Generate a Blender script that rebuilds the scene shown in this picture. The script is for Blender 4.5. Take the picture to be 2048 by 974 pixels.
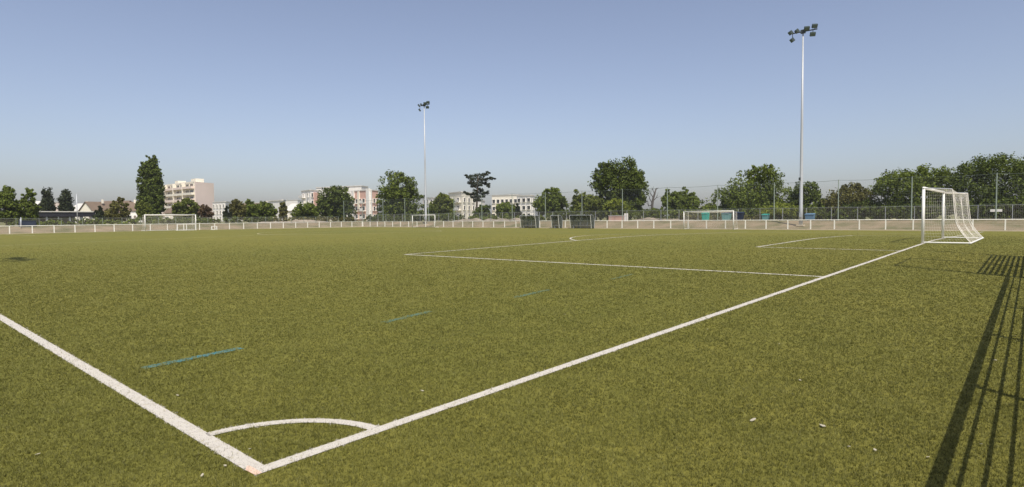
import bpy, math, random
import numpy as np
from mathutils import Vector, Matrix

for o in list(bpy.data.objects): bpy.data.objects.remove(o)
scene = bpy.context.scene
COL = scene.collection
R = math.radians

# ------------------------------------------------------------------ camera
CX, CY, CH = -1.9518, -4.0443, 1.7463          # camera position in metres, pitch corner is the origin
YAW, PITCH, ROLL = 0.8532, -0.0433, -0.0086
FPX = 1212.97                                  # focal length in pixels of a 2048 wide picture
Fv = np.array([math.sin(YAW)*math.cos(PITCH), math.cos(YAW)*math.cos(PITCH), math.sin(PITCH)])
Rv0 = np.array([math.cos(YAW), -math.sin(YAW), 0.0])
Uv0 = np.cross(Rv0, Fv)
Rv = Rv0*math.cos(ROLL) + Uv0*math.sin(ROLL)
Uv = -Rv0*math.sin(ROLL) + Uv0*math.cos(ROLL)
cam_data = bpy.data.cameras.new('camera')
cam_data.sensor_width = 36.0
cam_data.lens = FPX/2048*36.0
cam_data.clip_start = 0.05
cam_data.clip_end = 6000
cam = bpy.data.objects.new('camera', cam_data)
COL.objects.link(cam)
M4 = Matrix(((Rv[0], Uv[0], -Fv[0], CX), (Rv[1], Uv[1], -Fv[1], CY), (Rv[2], Uv[2], -Fv[2], CH), (0, 0, 0, 1)))
cam.matrix_world = M4
scene.camera = cam

# ------------------------------------------------------------------ light
SUN_EL, SHADOW_AZ = 56.0, 35.0                 # shadows fall 35 degrees clockwise of +Y
world = bpy.data.worlds.new('World')
scene.world = world
world.use_nodes = True
wn = world.node_tree
bg = wn.nodes['Background']
sky = wn.nodes.new('ShaderNodeTexSky')
sky.sky_type = 'NISHITA'
sky.sun_disc = False
sky.sun_elevation = R(SUN_EL)
sky.sun_rotation = R(180 + SHADOW_AZ)
sky.altitude = 100
sky.air_density = 1.0
sky.dust_density = 1.8
sky.ozone_density = 3.0
hs = wn.nodes.new('ShaderNodeHueSaturation')          # a hazy summer sky: paler than clear air
hs.inputs['Saturation'].default_value = 0.78
wn.links.new(sky.outputs['Color'], hs.inputs['Color'])
tint = wn.nodes.new('ShaderNodeMix'); tint.data_type = 'RGBA'; tint.blend_type = 'MULTIPLY'
tint.inputs[0].default_value = 1.0; tint.inputs[7].default_value = (0.985, 0.94, 0.98, 1)
wn.links.new(hs.outputs['Color'], tint.inputs[6])
wn.links.new(tint.outputs[2], bg.inputs['Color'])
bg.inputs['Strength'].default_value = 0.146
sun_data = bpy.data.lights.new('sun', 'SUN')
sun_data.energy = 5.0
sun_data.angle = R(0.5)
sun_data.color = (1.0, 0.93, 0.80)
sun = bpy.data.objects.new('sun', sun_data)
COL.objects.link(sun)
sd = Vector((math.sin(R(SHADOW_AZ))*math.cos(R(SUN_EL)), math.cos(R(SHADOW_AZ))*math.cos(R(SUN_EL)), -math.sin(R(SUN_EL))))
sun.rotation_euler = sd.to_track_quat('-Z', 'Y').to_euler()
scene.view_settings.view_transform = 'Standard'
scene.view_settings.look = 'None'
scene.view_settings.exposure = -0.1
scene.view_settings.gamma = 1.0
scene.view_settings.use_curve_mapping = False

# ------------------------------------------------------------------ geometry of the place
W, L = 69.52, 100.0
CXW = W/2
def gz(x, y):
    """height of the ground: a crowned pitch with about 1.2 % cross-fall"""
    x = np.asarray(x, float); y = np.asarray(y, float)
    a = np.sqrt((x-CXW)**2 + 2.5**2)
    z = 0.0124*(CXW + 0.5 - a)
    z = np.maximum(z, 0.0)
    t = np.clip((y-55.0)/45.0, 0, 1)
    return z*(1 - 0.75*t*t*(3-2*t))
def gzf(x, y): return float(gz(x, y))
BANK_X, BANK_Y = 73.35, 102.95
def terr(x, y):
    """the land behind the barriers rises in a gravel bank of one metre"""
    e = max(x-BANK_X, y-BANK_Y)
    for (a, za), (b, zb) in zip(((0, 0), (2.2, .42), (5.2, .97)), ((2.2, .42), (5.2, .97), (1e9, .97))):
        if a <= e <= b: return za+(zb-za)*min(1, (e-a)/(b-a)) if b < 1e8 else za
    return 0.0
def ray(u, v): return Fv + Rv*((u-1024)/FPX) + Uv*((487-v)/FPX)
def at(u, v, d):
    p = ray(u, v)*d
    return Vector((CX+p[0], CY+p[1], CH+p[2]))
def dX(u, X): return (X-CX)/ray(u, 440)[0]
def dY(u, Y): return (Y-CY)/ray(u, 440)[1]
def hz(u): return 434.5 - 0.0086*(u-1024)

# ------------------------------------------------------------------ mesh helper
class MB:
    def __init__(s): s.v = []; s.f = []
    def box(s, c, d, rz=0.0, tilt=None):
        i = len(s.v); cx, cy, cz = c; hx, hy, hz_ = d[0]/2, d[1]/2, d[2]/2
        m = Matrix.Rotation(rz, 3, 'Z')
        if tilt is not None: m = m @ tilt
        for a in (-1, 1):
            for b in (-1, 1):
                for e in (-1, 1):
                    p = m @ Vector((a*hx, b*hy, e*hz_)); s.v.append((p.x+cx, p.y+cy, p.z+cz))
        for q in ((0,1,3,2),(4,6,7,5),(0,4,5,1),(2,3,7,6),(0,2,6,4),(1,5,7,3)): s.f.append(tuple(i+k for k in q))
        return s
    def tube(s, pts, r, n=6, cap=True):
        pts = [Vector(p) for p in pts]
        if not hasattr(r, '__len__'): r = [r]*len(pts)
        i0 = len(s.v)
        for k, p in enumerate(pts):
            t = (pts[min(k+1, len(pts)-1)] - pts[max(k-1, 0)])
            t = t.normalized() if t.length > 1e-9 else Vector((0, 0, 1))
            ref = Vector((0, 0, 1)) if abs(t.z) < .95 else Vector((1, 0, 0))
            a = t.cross(ref).normalized(); b = t.cross(a)
            for j in range(n):
                an = 2*math.pi*j/n
                q = p + a*(math.cos(an)*r[k]) + b*(math.sin(an)*r[k]); s.v.append((q.x, q.y, q.z))
        for k in range(len(pts)-1):
            for j in range(n):
                j2 = (j+1) % n
                s.f.append((i0+k*n+j, i0+k*n+j2, i0+(k+1)*n+j2, i0+(k+1)*n+j))
        if cap:
            s.f.append(tuple(i0+j for j in range(n))[::-1])
            s.f.append(tuple(i0+(len(pts)-1)*n+j for j in range(n)))
        return s
    def quad(s, a, b, c, d):
        i = len(s.v); s.v += [tuple(a), tuple(b), tuple(c), tuple(d)]; s.f.append((i, i+1, i+2, i+3)); return s
    def prism(s, poly, h0, h1):
        """vertical prism over a ground polygon (list of xy)"""
        i = len(s.v); n = len(poly)
        for z in (h0, h1):
            for x, y in poly: s.v.append((x, y, z))
        s.f.append(tuple(i+k for k in range(n))[::-1]); s.f.append(tuple(i+n+k for k in range(n)))
        for k in range(n):
            k2 = (k+1) % n; s.f.append((i+k, i+k2, i+n+k2, i+n+k))
        return s
    def mesh(s, name):
        m = bpy.data.meshes.new(name); m.from_pydata(s.v, [], s.f); m.update(); return m
    def build(s, name, mat, parent=None, smooth=False, loc=None):
        m = s.mesh(name); m.materials.append(mat)
        if smooth: m.polygons.foreach_set('use_smooth', [True]*len(m.polygons))
        return link(name, m, parent, loc)
def link(name, me, parent=None, loc=None):
    o = bpy.data.objects.new(name, me); COL.objects.link(o)
    if parent is not None: o.parent = parent
    if loc is not None: o.location = loc
    return o
def tag(o, label=None, cat=None, group=None, kind=None):
    if label: o['label'] = label
    if cat: o['category'] = cat
    if group: o['group'] = group
    if kind: o['kind'] = kind
    return o
def empty(name, loc=(0, 0, 0), rz=0.0):
    o = bpy.data.objects.new(name, None); o.empty_display_size = .2; COL.objects.link(o)
    o.location = loc; o.rotation_euler = (0, 0, rz); return o
def struct(o): o['kind'] = 'structure'; return o
def np_mesh(name, V, F, mat):
    """V (n,3), F (m,k) -> mesh"""
    me = bpy.data.meshes.new(name); n, k = F.shape
    me.vertices.add(len(V)); me.vertices.foreach_set('co', np.ascontiguousarray(V, np.float32).ravel())
    me.loops.add(n*k); me.loops.foreach_set('vertex_index', np.ascontiguousarray(F, np.int32).ravel())
    me.polygons.add(n)
    me.polygons.foreach_set('loop_start', np.arange(0, n*k, k, dtype=np.int32))
    me.polygons.foreach_set('loop_total', np.full(n, k, np.int32))
    me.update(calc_edges=True); me.materials.append(mat); return me

# ------------------------------------------------------------------ materials
def new_mat(name):
    m = bpy.data.materials.new(name); m.use_nodes = True
    return m, m.node_tree, m.node_tree.nodes['Principled BSDF']
def plain(name, col, rough=.6, metal=0.0, var=.12, scale=3.0, spec=.4):
    """one base colour with weathering: two noises vary its value"""
    m, t, b = new_mat(name); N, K = t.nodes, t.links
    tc = N.new('ShaderNodeTexCoord')
    n1 = N.new('ShaderNodeTexNoise'); n1.inputs['Scale'].default_value = scale; n1.inputs['Detail'].default_value = 5
    K.new(tc.outputs['Object'], n1.inputs['Vector'])
    mr = N.new('ShaderNodeMapRange'); mr.inputs[3].default_value = 1-var; mr.inputs[4].default_value = 1+var
    K.new(n1.outputs['Fac'], mr.inputs['Value'])
    mx = N.new('ShaderNodeMix'); mx.data_type = 'RGBA'; mx.blend_type = 'MULTIPLY'; mx.inputs[0].default_value = 1
    mx.inputs[6].default_value = (*col, 1); K.new(mr.outputs[0], mx.inputs[7]); K.new(mx.outputs[2], b.inputs['Base Color'])
    b.inputs['Roughness'].default_value = rough; b.inputs['Metallic'].default_value = metal
    b.inputs['Specular IOR Level'].default_value = spec
    return m
def ramp(N, stops):
    r = N.new('ShaderNodeValToRGB'); e = r.color_ramp.elements
    while len(e) < len(stops): e.new(.5)
    for k, (p, c) in enumerate(stops): e[k].position = p; e[k].color = (*c, 1)
    return r
def leaf_mat(name, dark, light, trans=.25):
    m, t, b = new_mat(name); N, K = t.nodes, t.links
    g = N.new('ShaderNodeNewGeometry'); tc = N.new('ShaderNodeTexCoord')
    n = N.new('ShaderNodeTexNoise'); n.inputs['Scale'].default_value = .55; n.inputs['Detail'].default_value = 3
    K.new(tc.outputs['Object'], n.inputs['Vector'])
    ad = N.new('ShaderNodeMath'); ad.operation = 'MULTIPLY_ADD'; ad.inputs[1].default_value = .55
    K.new(g.outputs['Random Per Island'], ad.inputs[0])
    ml = N.new('ShaderNodeMath'); ml.operation = 'MULTIPLY'; ml.inputs[1].default_value = .5
    K.new(n.outputs['Fac'], ml.inputs[0]); K.new(ml.outputs[0], ad.inputs[2])
    r = ramp(N, ((.15, dark), (.85, light))); K.new(ad.outputs[0], r.inputs['Fac'])
    K.new(r.outputs['Color'], b.inputs['Base Color'])
    b.inputs['Roughness'].default_value = .6; b.inputs['Specular IOR Level'].default_value = .12
    tr = N.new('ShaderNodeBsdfTranslucent'); K.new(r.outputs['Color'], tr.inputs['Color'])
    ms = N.new('ShaderNodeMixShader'); ms.inputs[0].default_value = trans
    K.new(b.outputs[0], ms.inputs[1]); K.new(tr.outputs[0], ms.inputs[2])
    K.new(ms.outputs[0], N['Material Output'].inputs['Surface'])
    return m
def ground_mat(name, cols, scale, rough=.95, bump=.0, bscale=30):
    m, t, b = new_mat(name); N, K = t.nodes, t.links
    tc = N.new('ShaderNodeTexCoord')
    n1 = N.new('ShaderNodeTexNoise'); n1.inputs['Scale'].default_value = scale; n1.inputs['Detail'].default_value = 9; n1.inputs['Roughness'].default_value = .68
    K.new(tc.outputs['Object'], n1.inputs['Vector'])
    k = len(cols); r = ramp(N, [(.3+.4*i/(k-1), c) for i, c in enumerate(cols)])
    K.new(n1.outputs['Fac'], r.inputs['Fac']); K.new(r.outputs['Color'], b.inputs['Base Color'])
    b.inputs['Roughness'].default_value = rough; b.inputs['Specular IOR Level'].default_value = .15
    if bump:
        n2 = N.new('ShaderNodeTexNoise'); n2.inputs['Scale'].default_value = bscale; n2.inputs['Detail'].default_value = 6
        K.new(tc.outputs['Object'], n2.inputs['Vector'])
        bp = N.new('ShaderNodeBump'); bp.inputs['Strength'].default_value = bump; bp.inputs['Distance'].default_value = .05
        K.new(n2.outputs['Fac'], bp.inputs['Height']); K.new(bp.outputs[0], b.inputs['Normal'])
    return m
def turf_mat():
    m, t, b = new_mat('turf'); N, K = t.nodes, t.links
    tc = N.new('ShaderNodeTexCoord')
    def noise(s, det, rough=.6):
        n = N.new('ShaderNodeTexNoise'); n.inputs['Scale'].default_value = s; n.inputs['Detail'].default_value = det
        n.inputs['Roughness'].default_value = rough; K.new(tc.outputs['Object'], n.inputs['Vector']); return n
    fine = noise(26, 8, .75); mid = noise(1.6, 6, .65); big = noise(.07, 4, .55)
    r1 = ramp(N, ((.22, (.084, .082, .013)), (.5, (.164, .158, .029)), (.78, (.252, .242, .056))))
    K.new(fine.outputs['Fac'], r1.inputs['Fac'])
    r2 = ramp(N, ((.3, (.80, .83, .80)), (.7, (1.15, 1.12, 1.15)))); K.new(mid.outputs['Fac'], r2.inputs['Fac'])
    r3 = ramp(N, ((.3, (.88, .92, .9)), (.7, (1.1, 1.05, 1.05)))); K.new(big.outputs['Fac'], r3.inputs['Fac'])
    def mul(a, c):
        x = N.new('ShaderNodeMix'); x.data_type = 'RGBA'; x.blend_type = 'MULTIPLY'; x.inputs[0].default_value = 1
        K.new(a, x.inputs[6]); K.new(c, x.inputs[7]); return x.outputs[2]
    K.new(mul(mul(r1.outputs[0], r2.outputs[0]), r3.outputs[0]), b.inputs['Base Color'])
    b.inputs['Roughness'].default_value = .85; b.inputs['Specular IOR Level'].default_value = .2
    bp = N.new('ShaderNodeBump'); bp.inputs['Strength'].default_value = .55; bp.inputs['Distance'].default_value = .03
    K.new(fine.outputs['Fac'], bp.inputs['Height']); K.new(bp.outputs[0], b.inputs['Normal'])
    return m
def fibre_mat(name, stops, rough=.6):
    m, t, b = new_mat(name); N, K = t.nodes, t.links
    g = N.new('ShaderNodeNewGeometry'); tc = N.new('ShaderNodeTexCoord')
    n = N.new('ShaderNodeTexNoise'); n.inputs['Scale'].default_value = 1.3; n.inputs['Detail'].default_value = 5
    K.new(tc.outputs['Object'], n.inputs['Vector'])
    ad = N.new('ShaderNodeMath'); ad.operation = 'MULTIPLY_ADD'; ad.inputs[1].default_value = .62
    K.new(g.outputs['Random Per Island'], ad.inputs[0])
    ml = N.new('ShaderNodeMath'); ml.operation = 'MULTIPLY'; ml.inputs[1].default_value = .40
    K.new(n.outputs['Fac'], ml.inputs[0]); K.new(ml.outputs[0], ad.inputs[2])
    r = ramp(N, stops); K.new(ad.outputs[0], r.inputs['Fac']); K.new(r.outputs[0], b.inputs['Base Color'])
    b.inputs['Roughness'].default_value = rough; b.inputs['Specular IOR Level'].default_value = .3
    return m
def line_mat(name, paint, worn, thr):
    """painted fibres worn through in patches to the turf colour"""
    m, t, b = new_mat(name); N, K = t.nodes, t.links
    tc = N.new('ShaderNodeTexCoord')
    n = N.new('ShaderNodeTexNoise'); n.inputs['Scale'].default_value = 22; n.inputs['Detail'].default_value = 7; n.inputs['Roughness'].default_value = .7
    K.new(tc.outputs['Object'], n.inputs['Vector'])
    r = ramp(N, ((thr-.05, worn), (thr+.05, paint))); K.new(n.outputs['Fac'], r.inputs['Fac'])
    K.new(r.outputs[0], b.inputs['Base Color']); b.inputs['Roughness'].default_value = .85; b.inputs['Specular IOR Level'].default_value = .2
    return m

M = {}
M['turf'] = turf_mat()
M['fibre'] = fibre_mat('fibre', ((.12, (.040, .042, .006)), (.45, (.103, .103, .018)), (.8, (.185, .181, .042)), (.97, (.34, .33, .13))))  # near fibres coloured darker than the turf, standing in for shade in their gaps
M['white_fibre'] = fibre_mat('white_fibre', ((.1, (.36, .335, .32)), (.6, (.55, .52, .50))))
M['blue_fibre'] = fibre_mat('blue_fibre', ((.1, (.03, .14, .17)), (.7, (.06, .23, .28))))
M['line'] = line_mat('line', (.54, .51, .45), (.40, .36, .25), .40)
M['line_faint'] = line_mat('line_faint', (.52, .49, .32), (.30, .27, .11), .44)
M['blue_line'] = line_mat('blue_line', (.055, .20, .235), (.14, .145, .045), .50)
M['blue_faint'] = line_mat('blue_faint', (.065, .175, .17), (.13, .14, .04), .55)
M['worn_patch'] = line_mat('worn_patch', (.72, .50, .38), (.62, .46, .34), .45)
M['earth'] = ground_mat('earth', ((.09, .10, .035), (.15, .15, .06), (.27, .23, .13)), .12)
M['sand'] = ground_mat('sand', ((.085, .098, .036), (.205, .172, .108), (.310, .236, .165)), .25)
M['kerb'] = plain('kerb', (.50, .43, .31), .9, 0, .15, 2)
M['white_paint'] = plain('white_paint', (.80, .79, .75), .45, 0, .06, 2)
M['barrier_white'] = plain('barrier_white', (.82, .80, .72), .55, 0, .12, 1.5)
M['wire'] = plain('wire', (.52, .50, .44), .5, .2, .1, 3)
M['galv'] = plain('galv', (.50, .52, .55), .45, .5, .08, 1)
M['mast'] = plain('mast', (.46, .48, .50), .45, .15, .05, .6)
M['dark_metal'] = plain('dark_metal', (.05, .06, .06), .5, .3, .1, 4)
M['lamp_body'] = plain('lamp_body', (.055, .075, .07), .45, .3, .15, 3)
M['lamp_glass'] = plain('lamp_glass', (.10, .14, .14), .15, 0, .1, 2, .6)
M['green_metal'] = plain('green_metal', (.26, .31, .26), .55, .1, .1, 1)
M['green_wire'] = plain('green_wire', (.10, .13, .10), .6, .1, .1, 3)
M['net'] = plain('net', (.74, .70, .63), .8, 0, .08, 4)
M['net_dark'] = plain('net_dark', (.25, .28, .30), .8, 0, .1, 4)
M['bark'] = plain('bark', (.11, .085, .06), .9, 0, .3, 6)
M['dead_bark'] = plain('dead_bark', (.10, .09, .08), .9, 0, .25, 5)
M['leaf_mid'] = leaf_mat('leaf_mid', (.038, .056, .010), (.195, .245, .042))
M['leaf_dark'] = leaf_mat('leaf_dark', (.028, .043, .010), (.148, .190, .036))
M['leaf_light'] = leaf_mat('leaf_light', (.055, .078, .015), (.215, .245, .050), .3)
M['leaf_bright'] = leaf_mat('leaf_bright', (.10, .13, .018), (.30, .34, .05), .35)
M['leaf_olive'] = leaf_mat('leaf_olive', (.048, .050, .014), (.200, .190, .058))
M['leaf_pine'] = leaf_mat('leaf_pine', (.014, .022, .012), (.050, .062, .028), .1)
M['leaf_brown'] = leaf_mat('leaf_brown', (.05, .032, .016), (.16, .11, .06))
M['wall_white'] = plain('wall_white', (.82, .79, .74), .8, 0, .07, .25)
M['wall_cream'] = plain('wall_cream', (.78, .73, .62), .8, 0, .07, .25)
M['wall_pink'] = plain('wall_pink', (.78, .65, .57), .8, 0, .06, .2)
M['wall_salmon'] = plain('wall_salmon', (.66, .42, .34), .8, 0, .08, .3)
M['wall_grey'] = plain('wall_grey', (.42, .40, .37), .8, 0, .1, .3)
M['roof_brown'] = plain('roof_brown', (.17, .125, .09), .85, 0, .25, .5)
M['roof_pale'] = plain('roof_pale', (.60, .58, .54), .8, 0, .1, .3)
M['black_roof'] = plain('black_roof', (.022, .022, .030), .6, 0, .2, .4)
M['glass'] = plain('glass', (.045, .050, .055), .12, 0, .2, .5, .6)
M['shutter'] = plain('shutter', (.24, .20, .17), .7, 0, .2, .6)
M['teal'] = plain('teal', (.035, .33, .27), .55, 0, .1, 2)
M['teal_pale'] = plain('teal_pale', (.14, .30, .30), .6, 0, .15, 2)
M['board_blue'] = plain('board_blue', (.12, .21, .31), .55, 0, .15, 2)
M['navy'] = plain('navy', (.02, .03, .055), .55, 0, .15, 2)
M['rubble'] = ground_mat('rubble', ((.16, .14, .10), (.27, .23, .18), (.38, .33, .27)), .9, .95, .6, 4)
M['scrap'] = plain('scrap', (.46, .42, .32), .8, 0, .2, 20)
def smoked():
    m, t, b = new_mat('smoked_panel'); N, K = t.nodes, t.links
    b.inputs['Base Color'].default_value = (.16, .18, .165, 1); b.inputs['Roughness'].default_value = .25
    tr = N.new('ShaderNodeBsdfTransparent'); tr.inputs['Color'].default_value = (.66, .69, .66, 1)
    mx = N.new('ShaderNodeMixShader'); mx.inputs[0].default_value = .32
    K.new(tr.outputs[0], mx.inputs[1]); K.new(b.outputs[0], mx.inputs[2]); K.new(mx.outputs[0], N['Material Output'].inputs['Surface'])
    return m
M['smoked'] = smoked()

# ------------------------------------------------------------------ ground
def sheet(name, x0, x1, y0, y1, z, mat, nx=1, ny=1, follow=False):
    xs = np.linspace(x0, x1, nx+1); ys = np.linspace(y0, y1, ny+1)
    X, Y = np.meshgrid(xs, ys, indexing='ij'); Z = gz(X, Y)+z if follow else np.full_like(X, z)
    V = np.stack([X.ravel(), Y.ravel(), Z.ravel()], 1)
    i, j = np.meshgrid(np.arange(nx), np.arange(ny), indexing='ij'); a = (i*(ny+1)+j).ravel()
    F = np.stack([a, a+ny+1, a+ny+2, a+1], 1)
    return struct(link(name, np_mesh(name, V, F, mat)))
def land(name, xs, ys, dz, mat):
    V = [(x, y, terr(x, y)+dz) for x in xs for y in ys]; ny = len(ys)
    F = [(i*ny+j, (i+1)*ny+j, (i+1)*ny+j+1, i*ny+j+1) for i in range(len(xs)-1) for j in range(ny-1)]
    return struct(link(name, np_mesh(name, np.array(V), np.array(F), mat)))
XB = [BANK_X, BANK_X+2.2, BANK_X+5.2]; YB = [BANK_Y, BANK_Y+2.2, BANK_Y+5.2]
land('ground', [-2500, -400, -60, 0, 40]+XB+[90, 140, 400, 2500], [-2500, -400, -60, 0, 50]+YB+[120, 160, 400, 2500], -.03, M['earth'])
land('gravel_bank', XB+[BANK_X+8.6], [-60, 0, 50]+YB+[BANK_Y+8.6], -.006, M['sand'])
land('end_gravel_bank', [-60, 0, 40, BANK_X-.001], YB+[BANK_Y+8.6], -.006, M['sand'])
sheet('perimeter_path', 72.6, BANK_X-.001, -60, BANK_Y-.001, -.008, M['sand'])
sheet('end_path', -60, 72.598, 101.9, BANK_Y-.001, -.008, M['sand'])
sheet('near_path', -30, 72.598, -40, -4.6, -.008, M['sand'])
sheet('pitch', -7.2, 72.55, -4.55, 101.85, 0, M['turf'], 160, 110, True)

# ------------------------------------------------------------------ painted lines
def strip(name, pts, w, mat, dz, closed=False):
    P = np.array(pts, float); n = len(P)
    T = np.roll(P, -1, 0)-np.roll(P, 1, 0) if closed else np.gradient(P, axis=0)
    T /= np.linalg.norm(T, axis=1)[:, None]; Nn = np.stack([-T[:, 1], T[:, 0]], 1)
    A = P+Nn*w/2; B = P-Nn*w/2
    V = np.concatenate([np.c_[A, gz(A[:, 0], A[:, 1])+dz], np.c_[B, gz(B[:, 0], B[:, 1])+dz]])
    k = np.arange(n if closed else n-1); k2 = (k+1) % n
    F = np.stack([k, n+k, n+k2, k2], 1)
    return struct(link(name, np_mesh(name, V, F, mat)))
def seg(a, b, st=.5):
    n = max(2, int(math.hypot(b[0]-a[0], b[1]-a[1])/st)+1)
    return [(a[0]+(b[0]-a[0])*i/(n-1), a[1]+(b[1]-a[1])*i/(n-1)) for i in range(n)]
def arcp(c, r, a0, a1, n=60): return [(c[0]+r*math.cos(R(a0+(a1-a0)*i/n)), c[1]+r*math.sin(R(a0+(a1-a0)*i/n))) for i in range(n+1)]
LW = .115
goal_line = strip('goal_line', seg((-.05, 0), (W, 0)), LW, M['line'], .006)
SK = .018                                      # the touchline is not quite square to the goal line
touch_line = strip('touchline', seg((0, .06), (SK*L, L)), LW+.01, M['line'], .006)
corner_arc = strip('corner_arc', arcp((0, 0), 1.0, 3.5, 86.5, 40), .10, M['line'], .006)
strip('far_touchline', seg((W, .06), (W, L-.06)), LW, M['line_faint'], .006)
strip('far_goal_line', seg((SK*L+.07, L), (W+.06, L)), LW, M['line_faint'], .006)
strip('halfway_line', seg((SK*L/2+.07, L/2), (W-.07, L/2)), LW, M['line_faint'], .006)
for y0, sg in ((0, 1), (L, -1)):
    for nm, hw, dp in (('penalty_area_line', 20.16, 16.5), ('goal_area_line', 9.16, 5.5)):
        mt = M['line'] if sg > 0 else M['line_faint']
        strip(nm, seg((CXW-hw, y0+sg*.06), (CXW-hw, y0+sg*(dp+.05))), .14, mt, .006)
        strip(nm, seg((CXW-hw+.06, y0+sg*dp), (CXW+hw-.06, y0+sg*dp)), .14, mt, .006)
        strip(nm, seg((CXW+hw, y0+sg*.06), (CXW+hw, y0+sg*(dp+.05))), .14, mt, .006)
    a = math.degrees(math.acos(5.5/9.15))
    c = 90 if sg > 0 else 270
    strip('penalty_arc', arcp((CXW, y0+sg*11), 9.15, c-a+.6, c+a-.6), .11, M['line'] if sg > 0 else M['line_faint'], .006)
strip('centre_circle', arcp((CXW, L/2), 9.15, 0, 358, 120)[:-1], .11, M['line_faint'], .010, True)
DASH = ((.50, 1.72, 3.86, 3.98), (4.05, 5.25, 3.96, 4.18), (7.4, 8.75, 4.06, 4.24), (11.3, 12.66, 4.16, 4.36))
dash_o = [strip('blue_dash', seg((a, c), (b, d), .2), (.14, .12, .12, .10)[k], M['blue_line'] if k < 1 else M['blue_faint'], .006) for k, (a, b, c, d) in enumerate(DASH)]
wp = MB(); wp.prism([(-.055, -.055), (.10, -.05), (.16, .0), (.10, .05), (.05, .06), (.04, .11), (-.02, .14), (-.06, .08)], .009, .011)
struct(wp.build('worn_corner_patch', M['worn_patch']))

# ------------------------------------------------------------------ turf fibres near the camera
rng = np.random.default_rng(7)
fw = np.array([math.sin(YAW), math.cos(YAW)]); rt = np.array([math.cos(YAW), -math.sin(YAW)])
def wedge(d0, d1, dens):
    n = int(dens*(.96*(d1*d1-d0*d0)+1.6*(d1-d0)))
    d = np.sqrt(rng.uniform(d0*d0, d1*d1, n)); l = rng.uniform(-1, 1, n)*(.93*d+.6)
    return np.array([CX, CY]) + d[:, None]*fw + l[:, None]*rt, d
def on_line(P):
    x, y = P[:, 0], P[:, 1]; h = LW/2+.004
    r = np.hypot(x, y)
    g = (np.abs(y) < h) & (x > -h); tl = (np.abs(x-SK*y) < h+.004) & (y > -h)
    ar = (np.abs(r-1) < .054) & (x > 0) & (y > 0)
    pen = (np.abs(x-(CXW-20.16)) < h) & (y > 0) & (y < 16.5)
    return np.where(g, 1, np.where(tl, 2, np.where(ar, 3, np.where(pen, 4, 0))))
def dash_mask(P):
    x, y = P[:, 0], P[:, 1]; m = np.zeros(len(P), int)
    for k, (a, b, c, d) in enumerate(DASH):
        yy = c+(d-c)*(x-a)/(b-a); m = np.where((x > a) & (x < b) & (np.abs(y-yy) < .078), k+1, m)
    return m
def tufts(P, k, h, w, lean, hs=None):
    n = len(P); B = np.repeat(P, k, 0); N_ = n*k
    hh = np.repeat(h, k)*rng.uniform(.55, 1.25, N_) if hasattr(h, '__len__') else h*rng.uniform(.55, 1.25, N_)
    ww = np.repeat(w, k) if hasattr(w, '__len__') else np.full(N_, w)
    B = B + rng.normal(0, .5, (N_, 2))*ww[:, None]*2
    an = rng.uniform(0, 2*np.pi, N_); dl = np.abs(rng.normal(0, lean, N_))*hh
    a2 = rng.uniform(0, 2*np.pi, N_)
    z = gz(B[:, 0], B[:, 1])
    dx = np.c_[np.cos(a2), np.sin(a2)]*ww[:, None]/2
    T = B + np.c_[np.cos(an), np.sin(an)]*dl[:, None]
    V = np.empty((N_, 3, 3)); V[:, 0, :2] = B-dx; V[:, 1, :2] = B+dx; V[:, 2, :2] = T
    V[:, 0, 2] = z-.002; V[:, 1, 2] = z-.002; V[:, 2, 2] = z+hh
    return V.reshape(-1, 3), np.arange(N_*3).reshape(-1, 3)
parts = {}
def fibre_field():
    n = 1900000; d = rng.uniform(3.0, 50.0, n)
    rho = 3600*np.minimum(1, (4.6/d)**2)*np.clip((50-d)/24, 0, 1)**1.2          # thins out gradually with distance
    wid = 2*(.93*d+.6); pk = rho*wid; d = d[rng.uniform(size=n) < pk/pk.max()]
    l = rng.uniform(-1, 1, len(d))*(.93*d+.6)
    return np.array([CX, CY]) + d[:, None]*fw + l[:, None]*rt, d
for _ in (0,):
    P, d = fibre_field(); keep = (P[:, 1] > -4.5) & (P[:, 0] > -7); P = P[keep]; d = d[keep]
    J = P + rng.normal(0, .006, P.shape)
    lm = on_line(J); dm = dash_mask(J); dm = np.where(rng.uniform(size=len(P)) < np.array([0, .55, .60, .45, .22])[dm], dm, 0)
    wear = .008+.05*np.clip(np.sin(J[:, 0]*3.1+1)*np.sin(J[:, 1]*2.7+J[:, 0]*.7), 0, 1)**2
    lm = np.where(rng.uniform(size=len(P)) < wear, 0, lm)
    cls = np.where(lm > 0, lm, np.where(dm > 0, 10+dm, 0))
    for c in np.unique(cls):
        Q = P[cls == c]
        if c == 4: continue
        dq = d[cls == c]; wq = np.clip(.00090*dq, .0040, .015)
        V, F = tufts(Q, 3, np.full(len(Q), .023)*(.62 if c > 0 else 1), wq*(1.3 if 0 < c < 10 else 1), .9)
        parts.setdefault(int(c), []).append((V, F))
def cat(ls):
    V = []; F = []; o = 0
    for v, f in ls: V.append(v); F.append(f+o); o += len(v)
    return np.concatenate(V), np.concatenate(F)
for c, ls in parts.items():
    V, F = cat(ls)
    if c == 0:
        o = link('artificial_grass', np_mesh('artificial_grass', V, F, M['fibre']))
        tag(o, 'short olive green artificial grass fibres covering the pitch', 'grass', kind='stuff')
    else:
        par = {1: goal_line, 2: touch_line, 3: corner_arc}.get(c) or dash_o[c-11]
        o = link('painted_fibres', np_mesh('painted_fibres', V, F, M['white_fibre'] if c < 10 else M['blue_fibre']), par)
        o['kind'] = 'stuff'

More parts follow.
